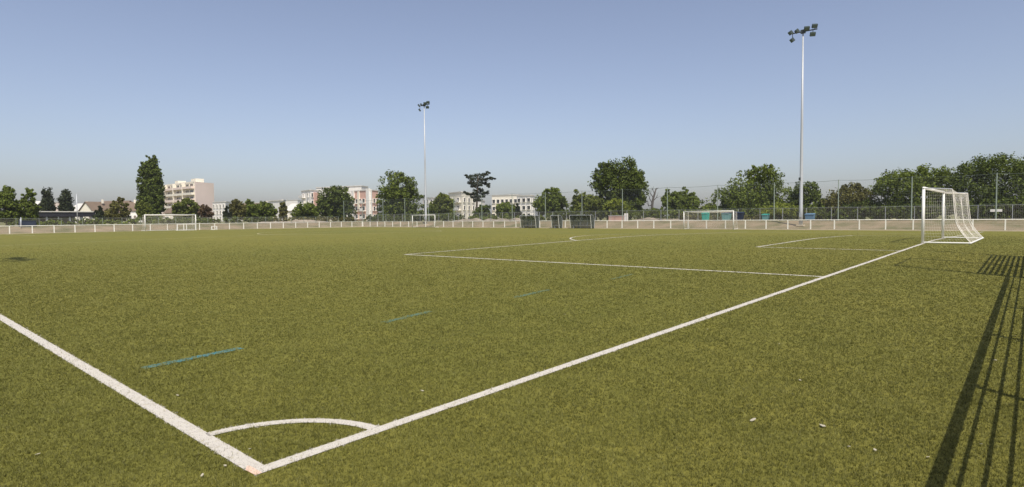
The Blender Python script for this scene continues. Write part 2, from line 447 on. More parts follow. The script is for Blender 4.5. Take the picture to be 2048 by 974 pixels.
# ------------------------------------------------------------------ foliage
def leaves(clusters, per, size, rg, flat=1.0, droop=0.0):
    """clusters: (n,4) x y z radius; quads spread through every cluster"""
    C = np.repeat(clusters, per, 0); n = len(C)
    d = rg.normal(size=(n, 3)); d /= np.linalg.norm(d, axis=1)[:, None]
    r = rg.uniform(.15, 1.0, n)**.6
    off = d*(r*C[:, 3])[:, None]; off[:, 2] *= flat
    P = C[:, :3]+off
    nn = d*.6 + rg.normal(size=(n, 3))*.7 + np.array([0, 0, .35]); nn /= np.linalg.norm(nn, axis=1)[:, None]
    a = np.cross(nn, rg.normal(size=(n, 3))); a /= np.linalg.norm(a, axis=1)[:, None]; b = np.cross(nn, a)
    s = size*rg.uniform(.55, 1.3, n)
    a *= (s*.62)[:, None]; b *= (s*.36)[:, None]
    V = np.empty((n, 4, 3)); V[:, 0] = P-a; V[:, 1] = P-b*.9; V[:, 2] = P+a; V[:, 3] = P+b
    V[:, 2, 2] -= s*droop
    return V.reshape(-1, 3), np.arange(n*4).reshape(-1, 4)
def crown_clusters(rg, n, lobes, shell=.5, cr=.2):
    """points biased towards the surface of ellipsoid lobes (cx,cy,cz,rx,ry,rz)"""
    Lb = np.array(lobes, float); vol = (Lb[:, 3]*Lb[:, 4]*Lb[:, 5])**.75; pk = rg.choice(len(Lb), n, p=vol/vol.sum())
    d = rg.normal(size=(n, 3)); d /= np.linalg.norm(d, axis=1)[:, None]
    r = shell+(1-shell)*rg.uniform(0, 1, n)**.55
    ph = rg.uniform(0, 6.28, 3); wob = 1+.13*(np.sin(5*d[:, 0]+ph[0])+np.sin(4.3*d[:, 1]+ph[1])+np.sin(4.7*d[:, 2]+ph[2]))/1.6
    P = Lb[pk, :3]+d*(r*wob)[:, None]*Lb[pk, 3:6]
    m = Lb[pk, 3:6].mean(1)
    return np.c_[P, m*cr*rg.uniform(.65, 1.35, n)]
def trunk_mesh(h, r0, rg, tips, z0=0.0):
    mb = MB(); k = 6; pts = []; x = y = 0
    for i in range(k+1):
        pts.append((x, y, z0+h*i/k)); x += rg.normal(0, .03*h/k); y += rg.normal(0, .03*h/k)
    mb.tube(pts, [r0*(1-.72*i/k)*(1.25 if i == 0 else 1) for i in range(k+1)], 8)
    for t in tips:
        i = int(rg.integers(2, k)); s = Vector(pts[i]); e = Vector(t); mid = s.lerp(e, .5)+Vector((0, 0, .08*(e-s).length))
        mb.tube([s, mid, e], [r0*.42*(1-.09*i), r0*.24, r0*.06], 5)
    return mb
def tree(name, label, cat_, u, d, wpx, vtop, vbot, mat, lobes=None, n=90, per=46, leaf=None, seed=1, group=None, shell=.5, cr=.2, flat=1.0, trunk=True, droop=0.0, depthk=1.0, tips=7, fill=1):
    """tree at picture column u and distance d (m); crown spans vtop..vbot and wpx, all turned into metres"""
    rg = np.random.default_rng(seed); s = d/FPX
    if u > 1060: wpx *= 1.10; n = int(n*1.12)
    base = at(u, 440, d); zt = CH+(hz(u)-vtop)*s; zb = max(.1, CH+(hz(u)-vbot)*s); w = wpx*s/2; H = zt-zb
    T = terr(base.x, base.y); zt -= T; zb = max(.1, zb-T); H = zt-zb
    root = empty(name, (base.x, base.y, T)); tag(root, label, cat_, group)
    if lobes is None: lobes = ((0, 0, .52, .80, .46), (.42, .1, .36, .52, .32), (-.45, -.1, .38, .5, .33), (.1, -.3, .68, .55, .30), (-.15, .3, .30, .6, .28))
    # lobes: x (share of half width, along the picture), y (depth share), z (share of crown height), rx, rz
    rx = Vector((rt[0], rt[1])); fy = Vector((fw[0], fw[1]))
    lobes = tuple(lobes)+((.38, .1, .16, .5, .17), (-.38, -.1, .16, .5, .17), (0, 0, .12, .6, .14))*fill
    n = int(n*2.2); cr *= 1.2; shell *= .75
    LL = []
    for lx, ly, lz, a, c in lobes:
        q = rx*(lx*w)+fy*(ly*w*depthk); LL.append((q.x, q.y, zb+lz*H, a*w, a*w*depthk, c*H))
    C = crown_clusters(rg, n, LL, shell, cr)
    C[:, 2] = np.clip(C[:, 2], zb+.1, zt-.15*C[:, 3])
    lf = leaf or max(.22, d/FPX*2*1.9)
    V, F = leaves(C, per, lf, rg, flat, droop)
    V[:, 2] = np.maximum(V[:, 2], .05)
    link('crown', np_mesh('crown', V, F, M[mat]), root)
    if trunk:
        tp = [tuple(C[i, :3]) for i in rg.choice(len(C), min(tips, len(C)), replace=False)]
        trunk_mesh(zb+H*.62, max(.09, .028*(zt)), rg, tp).build('trunk', M['bark'], root, True)
    return root
def hedge(name, label, cat_, a, b, h0, h1, wid, mat, seed, per=24, leaf=.3, dens=7, jag=.3, parent=None):
    rg = np.random.default_rng(seed); a = Vector(a); b = Vector(b); ln = (b-a).length; n = int(ln*dens*max(1, h1))
    t = rg.uniform(0, 1, n); ce = a.lerp(b, .5); dr = (b-a).normalized(); nr = Vector((-dr.y, dr.x))
    hh = h1*(1-jag+jag*np.clip(.5+.5*np.sin(t*ln*.9+rg.uniform(0, 6))+rg.normal(0, .35, n), 0, 1.5))
    z = h0+(hh-h0)*rg.uniform(0, 1, n)**.7; o = rg.uniform(-1, 1, n)*wid/2
    C = np.c_[(t-.5)*ln*dr.x+o*nr.x, (t-.5)*ln*dr.y+o*nr.y, z, rg.uniform(.3, .6, n)*max(.6, min(1.4, h1*.35))]
    V, F = leaves(C, per, leaf, rg); V[:, 2] = np.maximum(V[:, 2], .03)
    root = empty(name, (ce.x, ce.y, terr(ce.x, ce.y))); tag(root, label, cat_)
    link('foliage', np_mesh('foliage', V, F, M[mat]), root)
    for i in range(max(3, int(ln/2.5))):
        tt = (i+.5)/max(3, int(ln/2.5))-.5; MB().tube([(tt*ln*dr.x, tt*ln*dr.y, 0), (tt*ln*dr.x+rg.normal(0, .1), tt*ln*dr.y+rg.normal(0, .1), h1*.7)], [.05, .02], 5).build('stem', M['bark'], root)
    return root

# left of the block of flats
tree('tree', 'round-topped tree cut by the left edge of the picture', 'tree', 14, dY(14, 126), 42, 374, 446, 'leaf_mid', ((0, 0, .45, .95, .45), (-.2, 0, .75, .7, .25), (.35, 0, .86, .4, .16)), 85, seed=11)
tree('tree', 'second tree from the left edge, with a narrow dark top', 'tree', 55, dY(55, 126), 40, 378, 446, 'leaf_mid', ((0, 0, .35, 1.0, .34), (.2, 0, .72, .6, .28), (.35, 0, .88, .35, .14)), 85, seed=12)
tree('cypress', 'dark columnar tree rising behind the black shed roof, left one of two', 'tree', 97, dY(97, 158), 19, 378, 432, 'leaf_pine', ((0, 0, .5, .85, .5), (.2, 0, .22, 1.0, .2)), 70, 40, seed=13, cr=.4, group='columnar trees behind the shed')
tree('cypress', 'dark columnar tree rising behind the black shed roof, right one of two', 'tree', 133, dY(133, 158), 19, 382, 432, 'leaf_pine', ((0, 0, .5, .85, .5), (.15, 0, .25, 1.0, .22), (-.1, 0, .85, .5, .14)), 70, 40, seed=14, cr=.4, group='columnar trees behind the shed')
tree('fir_tree', 'small dark fir at the right end of the black shed', 'tree', 201, dY(201, 128), 24, 411, 441, 'leaf_pine', ((0, 0, .2, 1.0, .22), (0, 0, .5, .6, .25), (0, 0, .82, .25, .2)), 50, seed=15, fill=0)
tree('tree', 'sparse yellowish green tree in front of the brown roofed houses', 'tree', 236, dY(236, 122), 42, 392, 443, 'leaf_olive', ((0, 0, .3, 1.0, .3), (.1, 0, .6, .65, .26), (.2, 0, .86, .3, .14)), 70, 36, seed=16)
tree('poplar', 'tall dense poplar with several spires beside the block of flats', 'tree', 301, dY(301, 150), 54, 309, 438, 'leaf_dark', ((-.5, 0, .25, .46, .25), (-.46, 0, .56, .36, .30), (-.05, 0, .3, .5, .3), (-.02, 0, .70, .30, .32), (.45, 0, .3, .5, .3), (.40, 0, .70, .30, .33), (.62, 0, .50, .34, .30), (.05, .2, .5, .6, .4), (-.62, 0, .15, .36, .15), (-.3, 0, .72, .28, .20), (.12, 0, .76, .30, .17), (.42, 0, .72, .28, .20), (-.08, 0, .90, .13, .12), (.32, 0, .93, .11, .10), (-.42, 0, .83, .12, .10), (.1, 0, .87, .14, .1), (-.42, 0, .62, .32, .2), (.55, 0, .6, .3, .2)), 300, 44, seed=17, cr=.22)
tree('shrub', 'bright green leafy shrub at the foot of the poplar', 'shrub', 288, dY(288, 140), 30, 402, 440, 'leaf_light', None, 60, 36, seed=18)
tree('tree', 'bright green tree in front of the block of flats', 'tree', 374, dY(374, 150), 52, 396, 438, 'leaf_light', None, 80, seed=19)
tree('shrub', 'reddish brown shrub before the end wall of the flats', 'shrub', 412, dY(412, 140), 28, 408, 438, 'leaf_brown', None, 50, 30, seed=20)
tree('fir_tree', 'small dark fir right of the block of flats', 'tree', 455, dY(455, 140), 14, 411, 437, 'leaf_pine', ((0, 0, .25, 1.0, .28), (0, 0, .7, .45, .3)), 30, seed=21)
tree('tree', 'olive tree in the low row between flats and pink block, left one', 'tree', 476, dY(476, 140), 34, 397, 440, 'leaf_olive', None, 75, 40, seed=22, group='low row of trees')
tree('tree', 'taller tree in the middle of the low row before the far rooftops', 'tree', 502, dY(502, 142), 40, 401, 441, 'leaf_mid', None, 70, 40, seed=23, group='low row of trees')
tree('tree', 'broad green tree at the right end of the low row', 'tree', 530, dY(530, 140), 50, 404, 440, 'leaf_mid', None, 80, 40, seed=24, group='low row of trees')
tree('tree', 'slender dark tree left of the small white gable house', 'tree', 566, dY(566, 150), 16, 402, 437, 'leaf_olive', None, 40, 30, seed=25)
tree('shrub', 'low green shrub under the salmon block of flats', 'shrub', 612, dY(612, 135), 56, 407, 440, 'leaf_mid', None, 80, 40, seed=26)
tree('tree', 'dense round tree covering the middle of the salmon and white flats', 'tree', 672, dX(672, 110), 82, 370, 436, 'leaf_dark', None, 130, 50, seed=27)
tree('tree', 'broad round tree just left of the left floodlight mast', 'tree', 800, dX(800, 98), 94, 347, 438, 'leaf_mid', None, 170, 50, seed=28)
tree('tree', 'medium tree just right of the left floodlight mast', 'tree', 886, dX(886, 104), 56, 387, 436, 'leaf_light', None, 90, 44, seed=29)
tree('shrub', 'low dark shrub right of the left mast', 'shrub', 862, dX(862, 100), 30, 410, 438, 'leaf_mid', None, 45, 34, seed=30)
tree('shrub', 'dark shrub at the foot of the cedar', 'shrub', 966, dX(966, 96), 40, 411, 436, 'leaf_dark', None, 50, 40, seed=31)
tree('shrub', 'rounded clipped green shrub before the white flats', 'shrub', 1012, dX(1012, 98), 42, 404, 434, 'leaf_mid', ((0, 0, .45, .95, .5), (.4, 0, .4, .55, .4), (-.4, 0, .4, .55, .4)), 70, 44, seed=32)
tree('fir_tree', 'small conical conifer before the white flats', 'tree', 1034, dX(1034, 97), 19, 407, 434, 'leaf_pine', ((0, 0, .2, 1.0, .24), (0, 0, .55, .55, .26), (0, 0, .84, .22, .18)), 40, seed=33)
tree('tree', 'dense tree behind the left dugout', 'tree', 1102, dX(1102, 90), 66, 374, 430, 'leaf_mid', ((0, 0, .4, .9, .4), (-.45, 0, .3, .5, .3), (.05, 0, .75, .5, .25), (.5, 0, .45, .45, .35)), 110, 46, seed=34)
tree('tree', 'loose light green tree behind the right dugout', 'tree', 1166, dX(1166, 90), 54, 377, 432, 'leaf_light', ((-.3, 0, .55, .5, .42), (.2, 0, .4, .8, .38), (.5, 0, .3, .5, .3), (-.5, 0, .3, .4, .28)), 80, 40, seed=35)
tree('tree', 'largest round crowned tree, standing right of the dugouts', 'tree', 1238, dX(1238, 96), 110, 322, 432, 'leaf_dark', ((0, 0, .58, .80, .42), (.45, 0, .5, .52, .33), (-.42, 0, .55, .54, .34), (.36, 0, .74, .5, .24), (-.34, 0, .76, .5, .23), (0, 0, .3, .7, .25), (.45, 0, .26, .5, .22)), 220, 54, seed=36, shell=.6)
tree('shrub', 'bright yellow green shrub under the largest round tree', 'shrub', 1233, dX(1233, 86), 50, 396, 432, 'leaf_bright', None, 60, 40, seed=37)
tree('shrub', 'green shrub between the loose tree and the largest tree', 'shrub', 1190, dX(1190, 86), 44, 390, 434, 'leaf_light', None, 60, 40, seed=38)
tree('tree', 'feathery bushy tree right of the bare trunk', 'tree', 1361, dX(1361, 90), 72, 376, 428, 'leaf_mid', ((0, 0, .4, .85, .4), (-.5, 0, .55, .45, .45), (.5, 0, .45, .5, .4), (.15, 0, .7, .4, .3), (-.65, 0, .75, .2, .25)), 100, 42, seed=39)
tree('shrub', 'low green shrub seen above the crossbar of the far side goal', 'shrub', 1420, dX(1420, 100), 56, 409, 430, 'leaf_light', None, 50, 36, seed=40)
tree('tree', 'big dome shaped tree with ragged top, left of the right mast', 'tree', 1506, dX(1506, 93), 136, 327, 430, 'leaf_mid', ((-.25, 0, .35, .7, .34), (.12, 0, .5, .62, .38), (.5, 0, .4, .48, .38), (-.62, 0, .2, .4, .2), (.2, 0, .78, .34, .2), (-.02, 0, .82, .14, .17), (.42, 0, .86, .13, .13)), 190, 46, seed=41)
tree('shrub', 'bright lime green shrub left of the foot of the right mast', 'shrub', 1560, dX(1560, 84), 66, 408, 438, 'leaf_bright', ((0, 0, .55, .95, .42), (-.5, 0, .35, .5, .35), (.5, 0, .4, .5, .4)), 80, 40, seed=42)
tree('tree', 'mid sized tree right behind the right floodlight mast', 'tree', 1608, dX(1608, 92), 72, 364, 434, 'leaf_dark', None, 100, 44, seed=43)
tree('tree', 'brownish olive tree with spreading twigs right of the right mast', 'tree', 1697, dX(1697, 88), 98, 364, 438, 'leaf_olive', ((-.1, 0, .4, .8, .4), (.3, 0, .55, .55, .38), (-.5, 0, .35, .45, .35), (.65, 0, .6, .3, .3), (.05, 0, .8, .4, .2)), 130, 40, seed=44)
tree('tree', 'wide green tree behind the near goal', 'tree', 1832, dX(1832, 89), 156, 330, 436, 'leaf_mid', ((-.45, 0, .55, .55, .36), (.1, 0, .5, .7, .42), (.55, 0, .6, .46, .36), (.2, 0, .75, .5, .24), (-.7, 0, .6, .3, .2)), 200, 46, seed=45)
tree('tree', 'tallest tree at the right edge, right of the near goal', 'tree', 1990, dX(1990, 90), 172, 311, 436, 'leaf_dark', ((-.3, 0, .55, .6, .42), (.3, 0, .5, .7, .45), (0, 0, .75, .55, .25), (-.65, 0, .35, .4, .3), (.8, 0, .6, .4, .38)), 230, 50, seed=46)
tree('tree', 'tree beyond the right edge beside the tallest tree', 'tree', 2130, dX(2130, 92), 130, 325, 436, 'leaf_mid', None, 130, 46, seed=47)
tree('shrub', 'leafy pale green shrub behind the fence at the right edge', 'shrub', 2030, dX(2030, 84), 60, 398, 438, 'leaf_light', None, 70, 40, seed=48)

tree('shrub', 'dark low shrub filling the gap right of the olive tree', 'shrub', 1760, dX(1760, 87), 60, 398, 440, 'leaf_dark', None, 60, 40, seed=49)
tree('shrub', 'green shrub between the right mast and the olive tree', 'shrub', 1645, dX(1645, 88), 40, 396, 440, 'leaf_mid', None, 50, 40, seed=50)
tree('shrub', 'small green shrub under the bare dead tree', 'shrub', 1308, dX(1308, 87), 40, 417, 436, 'leaf_mid', None, 50, 36, seed=51)
# cedar with two layered masses
def cedar():
    u, d = 955, dX(955, 108); s = d/FPX; rg = np.random.default_rng(60)
    b = at(u, 440, d); T = terr(b.x, b.y); root = empty('cedar', (b.x, b.y, T)); tag(root, 'dark cedar with two layered flat masses on a bare trunk', 'tree')
    def P(uu, vv, y=0.0):
        l = (uu-u)*s; return (rt[0]*l+fw[0]*y, rt[1]*l+fw[1]*y, CH+(hz(u)-vv)*s-T)
    C = []
    for uu, vv, r in ((944, 352, 1.0), (951, 350, 1.1), (959, 351, 1.1), (966, 351, 1.0), (973, 349, .9), (978, 346, .55), (934, 352, .6), (939, 354, .8), (984, 356, .6), (988, 357, .4), (977, 358, .7),
                      (941, 359, 1.1), (949, 358, 1.3), (957, 358, 1.3), (965, 358, 1.2), (972, 360, 1.0), (940, 366, 1.0), (947, 366, 1.2), (955, 366, 1.3), (963, 365, 1.2), (971, 366, .9), (976, 370, .8), (944, 372, .9), (952, 372, 1.0), (961, 372, .8), (977, 373, .5),
                      (957, 378, .9), (963, 379, .8), (951, 381, .8), (932, 385, .6), (936, 388, .8), (942, 388, .9), (950, 387, 1.1), (958, 386, 1.0), (967, 388, .9), (973, 386, .8), (977, 385, .5), (943, 394, .9), (950, 394, 1.1), (958, 394, 1.1), (966, 393, .9), (952, 400, .9), (959, 400, .8)):
        for k in range(3):
            x = P(uu+rg.normal(0, 1.6), vv+rg.normal(0, 1.0), rg.normal(0, 1.9)); C.append((*x, r*.75))
    V, F = leaves(np.array(C), 46, .30, rg, .55); link('crown', np_mesh('crown', V, F, M['leaf_pine']), root)
    mb = MB(); mb.tube([(0, 0, 0), P(953.5, 418), P(954.5, 400), P(956, 378), P(957, 352)], [.32, .27, .22, .16, .06], 8)
    for a, c in (((954, 402), (936, 386)), ((955, 398), (975, 386)), ((956, 378), (938, 358)), ((956, 374), (978, 358)), ((957, 370), (986, 357)), ((956, 368), (935, 352)), ((957, 362), (977, 347))):
        mb.tube([P(*a), P((a[0]+c[0])/2, (a[1]+c[1])/2+2, .3), P(*c)], [.11, .08, .03], 5)
    mb.build('trunk', M['bark'], root, True)
cedar()
# bare tree
def bare():
    u, d = 1306, dX(1306, 92); s = d/FPX; b = at(u, 440, d); rg = np.random.default_rng(61)
    T = terr(b.x, b.y); root = empty('bare_tree', (b.x, b.y, T)); tag(root, 'leafless dark dead tree between the largest tree and the feathery tree', 'tree')
    def P(uu, vv, y=0.0):
        l = (uu-u)*s; return (rt[0]*l+fw[0]*y, rt[1]*l+fw[1]*y, CH+(hz(u)-vv)*s-T)
    tr = MB().tube([(0, 0, 0), P(1304, 412), P(1306, 398), P(1309, 388), P(1312, 377)], [.26, .22, .19, .16, .10], 7)
    tr.build('trunk', M['dead_bark'], root, True)
    for a, m_, e in (((1305, 408), (1299, 398), (1295, 390)), ((1307, 396), (1301, 388), (1299, 380)), ((1309, 388), (1306, 380), (1303, 376)), ((1311, 380), (1314, 377), (1317, 376)), ((1304, 410), (1298, 412), (1293, 402)), ((1306, 402), (1312, 396), (1316, 390))):
        br = MB().tube([P(*a), P(*m_, rg.normal(0, .4)), P(*e, rg.normal(0, .6))], [.09, .06, .02], 5)
        for _ in range(3):
            br.tube([P(*m_), P(e[0]+rg.normal(0, 3), e[1]+rg.normal(0, 3), rg.normal(0, .6))], [.03, .012], 4)
        br.build('branch', M['dead_bark'], root)
bare()
# hedges and rough growth behind the fences
hedge('hedge', 'dark hedge behind the wire fence, right of the right mast', 'hedge', (82.6, 14.5, 0), (83.2, -26, 0), .05, 2.2, 1.5, 'leaf_dark', 70, leaf=.28)
hedge('hedge', 'green hedge behind the wire fence between dugouts and bare tree', 'hedge', (83, 37, 0), (83, 24, 0), .05, 1.0, 1.0, 'leaf_olive', 71, leaf=.26)
hedge('hedge', 'rough mixed hedgerow between the largest tree and the right mast', 'hedge', (85.5, 46, 0), (85, 15, 0), .05, 1.9, 1.6, 'leaf_mid', 77, leaf=.3)
hedge('hedge', 'rough hedgerow behind the dugouts', 'hedge', (86, 64, 0), (85.6, 46.5, 0), .05, 1.9, 1.6, 'leaf_dark', 78, leaf=.3)
hedge('hedge', 'long low hedge behind the end fence, under the black shed', 'hedge', (6, 112, 0), (47, 113, 0), .05, 1.0, 1.2, 'leaf_mid', 72, leaf=.3)
hedge('hedge', 'low dark growth behind the far goal and the flats', 'hedge', (36, 115, 0), (60, 116, 0), .05, 1.2, 1.4, 'leaf_dark', 73, leaf=.3)
hedge('hedge', 'low grey green scrub under the row of olive trees', 'hedge', (60, 118, 0), (84, 122, 0), .05, 1.1, 1.6, 'leaf_olive', 74, leaf=.3)
hedge('hedge', 'dark scrub behind the fence left of the left mast', 'hedge', (85, 118, 0), (84, 84, 0), .05, 1.4, 1.4, 'leaf_dark', 75, leaf=.3)
hedge('hedge', 'low scrub between the left mast and the dugouts', 'hedge', (85, 83, 0), (84, 63, 0), .05, 1.1, 1.2, 'leaf_mid', 76, leaf=.3)

# ------------------------------------------------------------------ buildings
def frame_face(p0, p1):
    a = Vector((p0.x, p0.y)); b = Vector((p1.x, p1.y)); dv = (b-a); ln = dv.length; dv /= ln
    nr = Vector((dv.y, -dv.x))
    if nr.dot(Vector((CX, CY))-a) < 0: nr = -nr
    return a, dv, nr, ln
def fbox(mb, fr, x, z, w, h, t, out):
    """box on a facade frame: x along, z up, out = distance of its middle in front of the wall"""
    a, dv, nr, ln = fr; c = a+dv*x+nr*out; mb.box((c.x, c.y, z), (w, t, h), math.atan2(dv.y, dv.x)); return mb
def cbuild(mb, name, mat, root):
    o = mb.build(name, mat, root); o.matrix_parent_inverse = Matrix.Translation(-root.location); return o
def bldg_root(name, label, p, cat_='building', group=None):
    r = empty(name, (p.x, p.y, 0)); tag(r, label, cat_, group); return r
def P2(u, d): q = at(u, 440, d); return Vector((q.x, q.y, 0))
def win(root, fr, x, z, w, h, mat='glass', frame='wall_white', depth=.12):
    o = cbuild(fbox(MB(), fr, x, z, w, h, .10, .03), 'window', M[mat], root)
    m = MB(); fbox(m, fr, x-w/2-.06, z, .12, h+.24, .2, .1); fbox(m, fr, x+w/2+.06, z, .12, h+.24, .2, .1)
    fbox(m, fr, x, z+h/2+.06, w, .12, .2, .1); fbox(m, fr, x, z-h/2-.08, w+.4, .12, .34, .17)
    m.build('frame', M[frame], o)
    return o

# block of flats
def flats():
    p0, p1, p2 = P2(318, 336), P2(392, 300), P2(428, 314)
    p3 = p0+(p2-p1); H = 20.2
    r = bldg_root('block_of_flats', 'six storey beige block of flats with blank pink end wall', p1)
    cbuild(MB().prism([(q.x, q.y) for q in (p0, p1, p2, p3)], 0, H), 'wall', M['wall_cream'], r)
    fr = frame_face(p0, p1); fe = frame_face(p1, p2); ln = fr[3]
    cbuild(fbox(MB(), fe, fe[3]/2, H/2+.2, fe[3]+.5, H+.4, .3, .16), 'end_wall', M['wall_pink'], r)
    rf = MB(); fbox(rf, fr, ln/2, H+.35, ln, .7, .4, -.1); rfo = cbuild(rf, 'roof_parapet', M['wall_cream'], r)
    for x, w, h in ((ln*.42, 4.5, 2.0), (ln*.86, 6, 2.0)):
        m = MB(); fbox(m, fr, x, H+h/2+.3, w, h, 4, -4); cbuild(m, 'lift_house', M['wall_cream'], r)
    for fl in range(6):
        z = 2.0+fl*3.1
        for b in range(4):
            x0 = ln*(.03+.243*b); wb = ln*.225
            for k in range(2): win(r, fr, x0+wb*(.27+.46*k), z+1.45, wb*.36, 1.5, 'glass' if (fl+b+k) % 3 else 'shutter', 'wall_cream')
            m = MB(); fbox(m, fr, x0+wb/2, z-.1, wb, .2, 1.5, .75); fbox(m, fr, x0+wb/2, z+.45, wb, 1.0, .12, 1.45)
            fbox(m, fr, x0+.08, z+.45, .12, 1.0, 1.4, .72); fbox(m, fr, x0+wb-.08, z+.45, .12, 1.0, 1.4, .72)
            cbuild(m, 'balcony', M['wall_pink' if fl % 2 else 'wall_cream'], r)
            if b:
                m = MB(); fbox(m, fr, x0-ln*.009, z+1.4, .35, 3.1, 1.6, .8); cbuild(m, 'pier', M['wall_cream'], r)
flats()
# generic flat-roofed block with windows
def block(name, label, pts, H, mat, rows, cols, ww=1.3, wh=1.4, z0=1.8, fh=2.9, side=True, balc=None, accents=(), group=None, glass='glass'):
    p0, p1, p2 = pts; p3 = p0+(p2-p1); r = bldg_root(name, label, p1, 'building', group)
    cbuild(MB().prism([(q.x, q.y) for q in (p0, p1, p2, p3)], 0, H), 'wall', M[mat], r)
    fr = frame_face(p0, p1); fe = frame_face(p1, p2)
    for f_, nc in ((fr, cols[0]), (fe, cols[1])):
        m = MB(); fbox(m, f_, f_[3]/2, H+.18, f_[3]+.3, .35, .5, -.05); cbuild(m, 'cornice', M['roof_pale'], r)
        for i in range(rows):
            for j in range(nc):
                x = f_[3]*(j+.5)/nc; z = z0+fh*i+wh/2
                if z+wh/2 > H-.4: continue
                win(r, f_, x, z, min(ww, f_[3]/nc*.6), wh, glass)
                if balc and f_ is fr and j % 2 == balc-1:
                    m = MB(); wb = f_[3]/nc*.85; fbox(m, f_, x, z-wh/2-.2, wb, .2, 1.3, .65); fbox(m, f_, x, z-wh/2+.35, wb, .9, .1, 1.28); cbuild(m, 'balcony', M['wall_white'], r)
    for f_i, x, w, z, h, mt in accents:
        f_ = (fr, fe)[f_i]; cbuild(fbox(MB(), f_, f_[3]*x, z, w, h, .5, .12), 'coloured_bay', M[mt], r)
    return r
def house(name, label, p0, p1, deep, eave, ridge, wall, roof, wins=3, gable_end=False, group=None):
    """gable house: front wall p0-p1 facing the camera, ridge parallel to it (or gable towards the camera)"""
    fr = frame_face(p0, p1); a, dv, nr, ln = fr; r = bldg_root(name, label, p0, 'house', group)
    def q(x, y, z): c = a+dv*x-nr*y; return (c.x, c.y, z)
    m = MB()
    m.prism([q(0, 0, 0)[:2], q(ln, 0, 0)[:2], q(ln, deep, 0)[:2], q(0, deep, 0)[:2]], 0, eave)
    if gable_end:
        i = len(m.v); m.v += [q(0, 0, eave), q(ln, 0, eave), q(ln/2, 0, ridge), q(0, deep, eave), q(ln, deep, eave), q(ln/2, deep, ridge)]
        m.f += [(i, i+1, i+2), (i+3, i+5, i+4), (i, i+2, i+5, i+3), (i+1, i+4, i+5, i+2)]
    cbuild(m, 'wall', M[wall], r)
    m = MB(); o = .4; t = .18
    if gable_end: sl = [(q(-o, -o, eave-.25), q(ln/2, -o, ridge+.02), q(ln/2, deep+o, ridge+.02), q(-o, deep+o, eave-.25)), (q(ln/2, -o, ridge+.02), q(ln+o, -o, eave-.25), q(ln+o, deep+o, eave-.25), q(ln/2, deep+o, ridge+.02))]
    else: sl = [(q(-o, -o, eave-.1), q(ln+o, -o, eave-.1), q(ln+o, deep/2, ridge), q(-o, deep/2, ridge)), (q(-o, deep/2, ridge), q(ln+o, deep/2, ridge), q(ln+o, deep+o, eave-.1), q(-o, deep+o, eave-.1))]
    for s_ in sl:
        i = len(m.v); m.v += list(s_)+[(x, y, z+t) for x, y, z in s_]
        m.f += [(i, i+3, i+2, i+1), (i+4, i+5, i+6, i+7), (i, i+1, i+5, i+4), (i+1, i+2, i+6, i+5), (i+2, i+3, i+7, i+6), (i+3, i, i+4, i+7)]
    ro = cbuild(m, 'roof', M[roof], r)
    m = MB(); c = q(ln*.7, deep*.45, 0); m.box((c[0], c[1], ridge+.3), (.7, .5, 1.5), math.atan2(dv.y, dv.x))
    m.build('chimney', M['wall_cream'], ro)
    for k in range(wins):
        win(r, fr, ln*(k+.5)/wins, eave*.55, min(1.2, ln/wins*.5), 1.3, 'shutter' if k % 2 else 'glass')
    return r
# long shed with black fascia
def shed():
    d = dY(120, 146); p0, p1 = P2(64, dY(64, 146)), P2(191, dY(191, 148)); fr = frame_face(p0, p1); ln = fr[3]
    s = dY(120, 146)/FPX; zt = CH+(hz(120)-424.5)*s; zb = CH+(hz(120)-433.5)*s
    r = bldg_root('open_shed', 'long low open shed with a black fascia roof, far left', p0, 'shed')
    cbuild(fbox(MB(), fr, ln/2, (zt+zb)/2, ln, zt-zb, 9, -4.5), 'roof', M['black_roof'], r)
    cbuild(fbox(MB(), fr, ln/2, zt+.12, ln+.3, .18, 9.3, -4.5), 'roof_edge', M['roof_pale'], r)
    cbuild(fbox(MB(), fr, ln/2, zb/2, ln-.4, zb, .2, -8.6), 'back_wall', M['wall_grey'], r)
    for k in range(6): cbuild(fbox(MB(), fr, .6+(ln-1.2)*k/5, zb/2, .25, zb, .25, -.4), 'post', M['galv'], r)
shed()
c0 = P2(55, dY(55, 109))
r = bldg_root('utility_cabinet', 'dark grey box cabinet below the second tree from the left', c0, 'cabinet')
cbuild(MB().box((c0.x, c0.y, 1.3), (2.0, .9, 1.1), -.3), 'cabinet_body', M['navy'], r)
cbuild(MB().box((c0.x, c0.y, 1.9), (2.15, 1.05, .1), -.3), 'cabinet_lid', M['dark_metal'], r)
cbuild(MB().box((c0.x-.95, c0.y-.75, 1.4), (.14, .14, 1.3), -.3), 'cabinet_post', M['galv'], r)
# houses and blocks on the left horizon
block('far_building', 'pale pinkish building behind the two columnar trees', (P2(70, 300), P2(122, 285), P2(140, 300)), 10.6, 'wall_pink', 3, (7, 2), group='pale buildings on the left horizon')
house('house', 'white house seen between the two trees at the far left', P2(28, 262), P2(66, 262), 9, 7.0, 10.4, 'wall_white', 'roof_pale', 4)
house('house', 'white gable fronted house left of the brown roofs', P2(158, 235), P2(188, 232), 12, 5.2, 9.0, 'wall_cream', 'roof_brown', 2, True)
house('house', 'long white house with brown tiled roof left of the poplar', P2(186, 250), P2(238, 245), 10, 6.2, 9.8, 'wall_white', 'roof_brown', 6)
house('house', 'white house with brown tiled roof half hidden by the poplar', P2(237, 242), P2(284, 246), 10, 5.6, 9.2, 'wall_white', 'roof_brown', 5)
house('house', 'low white house seen behind the left columnar tree', P2(136, 262), P2(164, 258), 9, 6.0, 9.2, 'wall_white', 'roof_pale', 3)
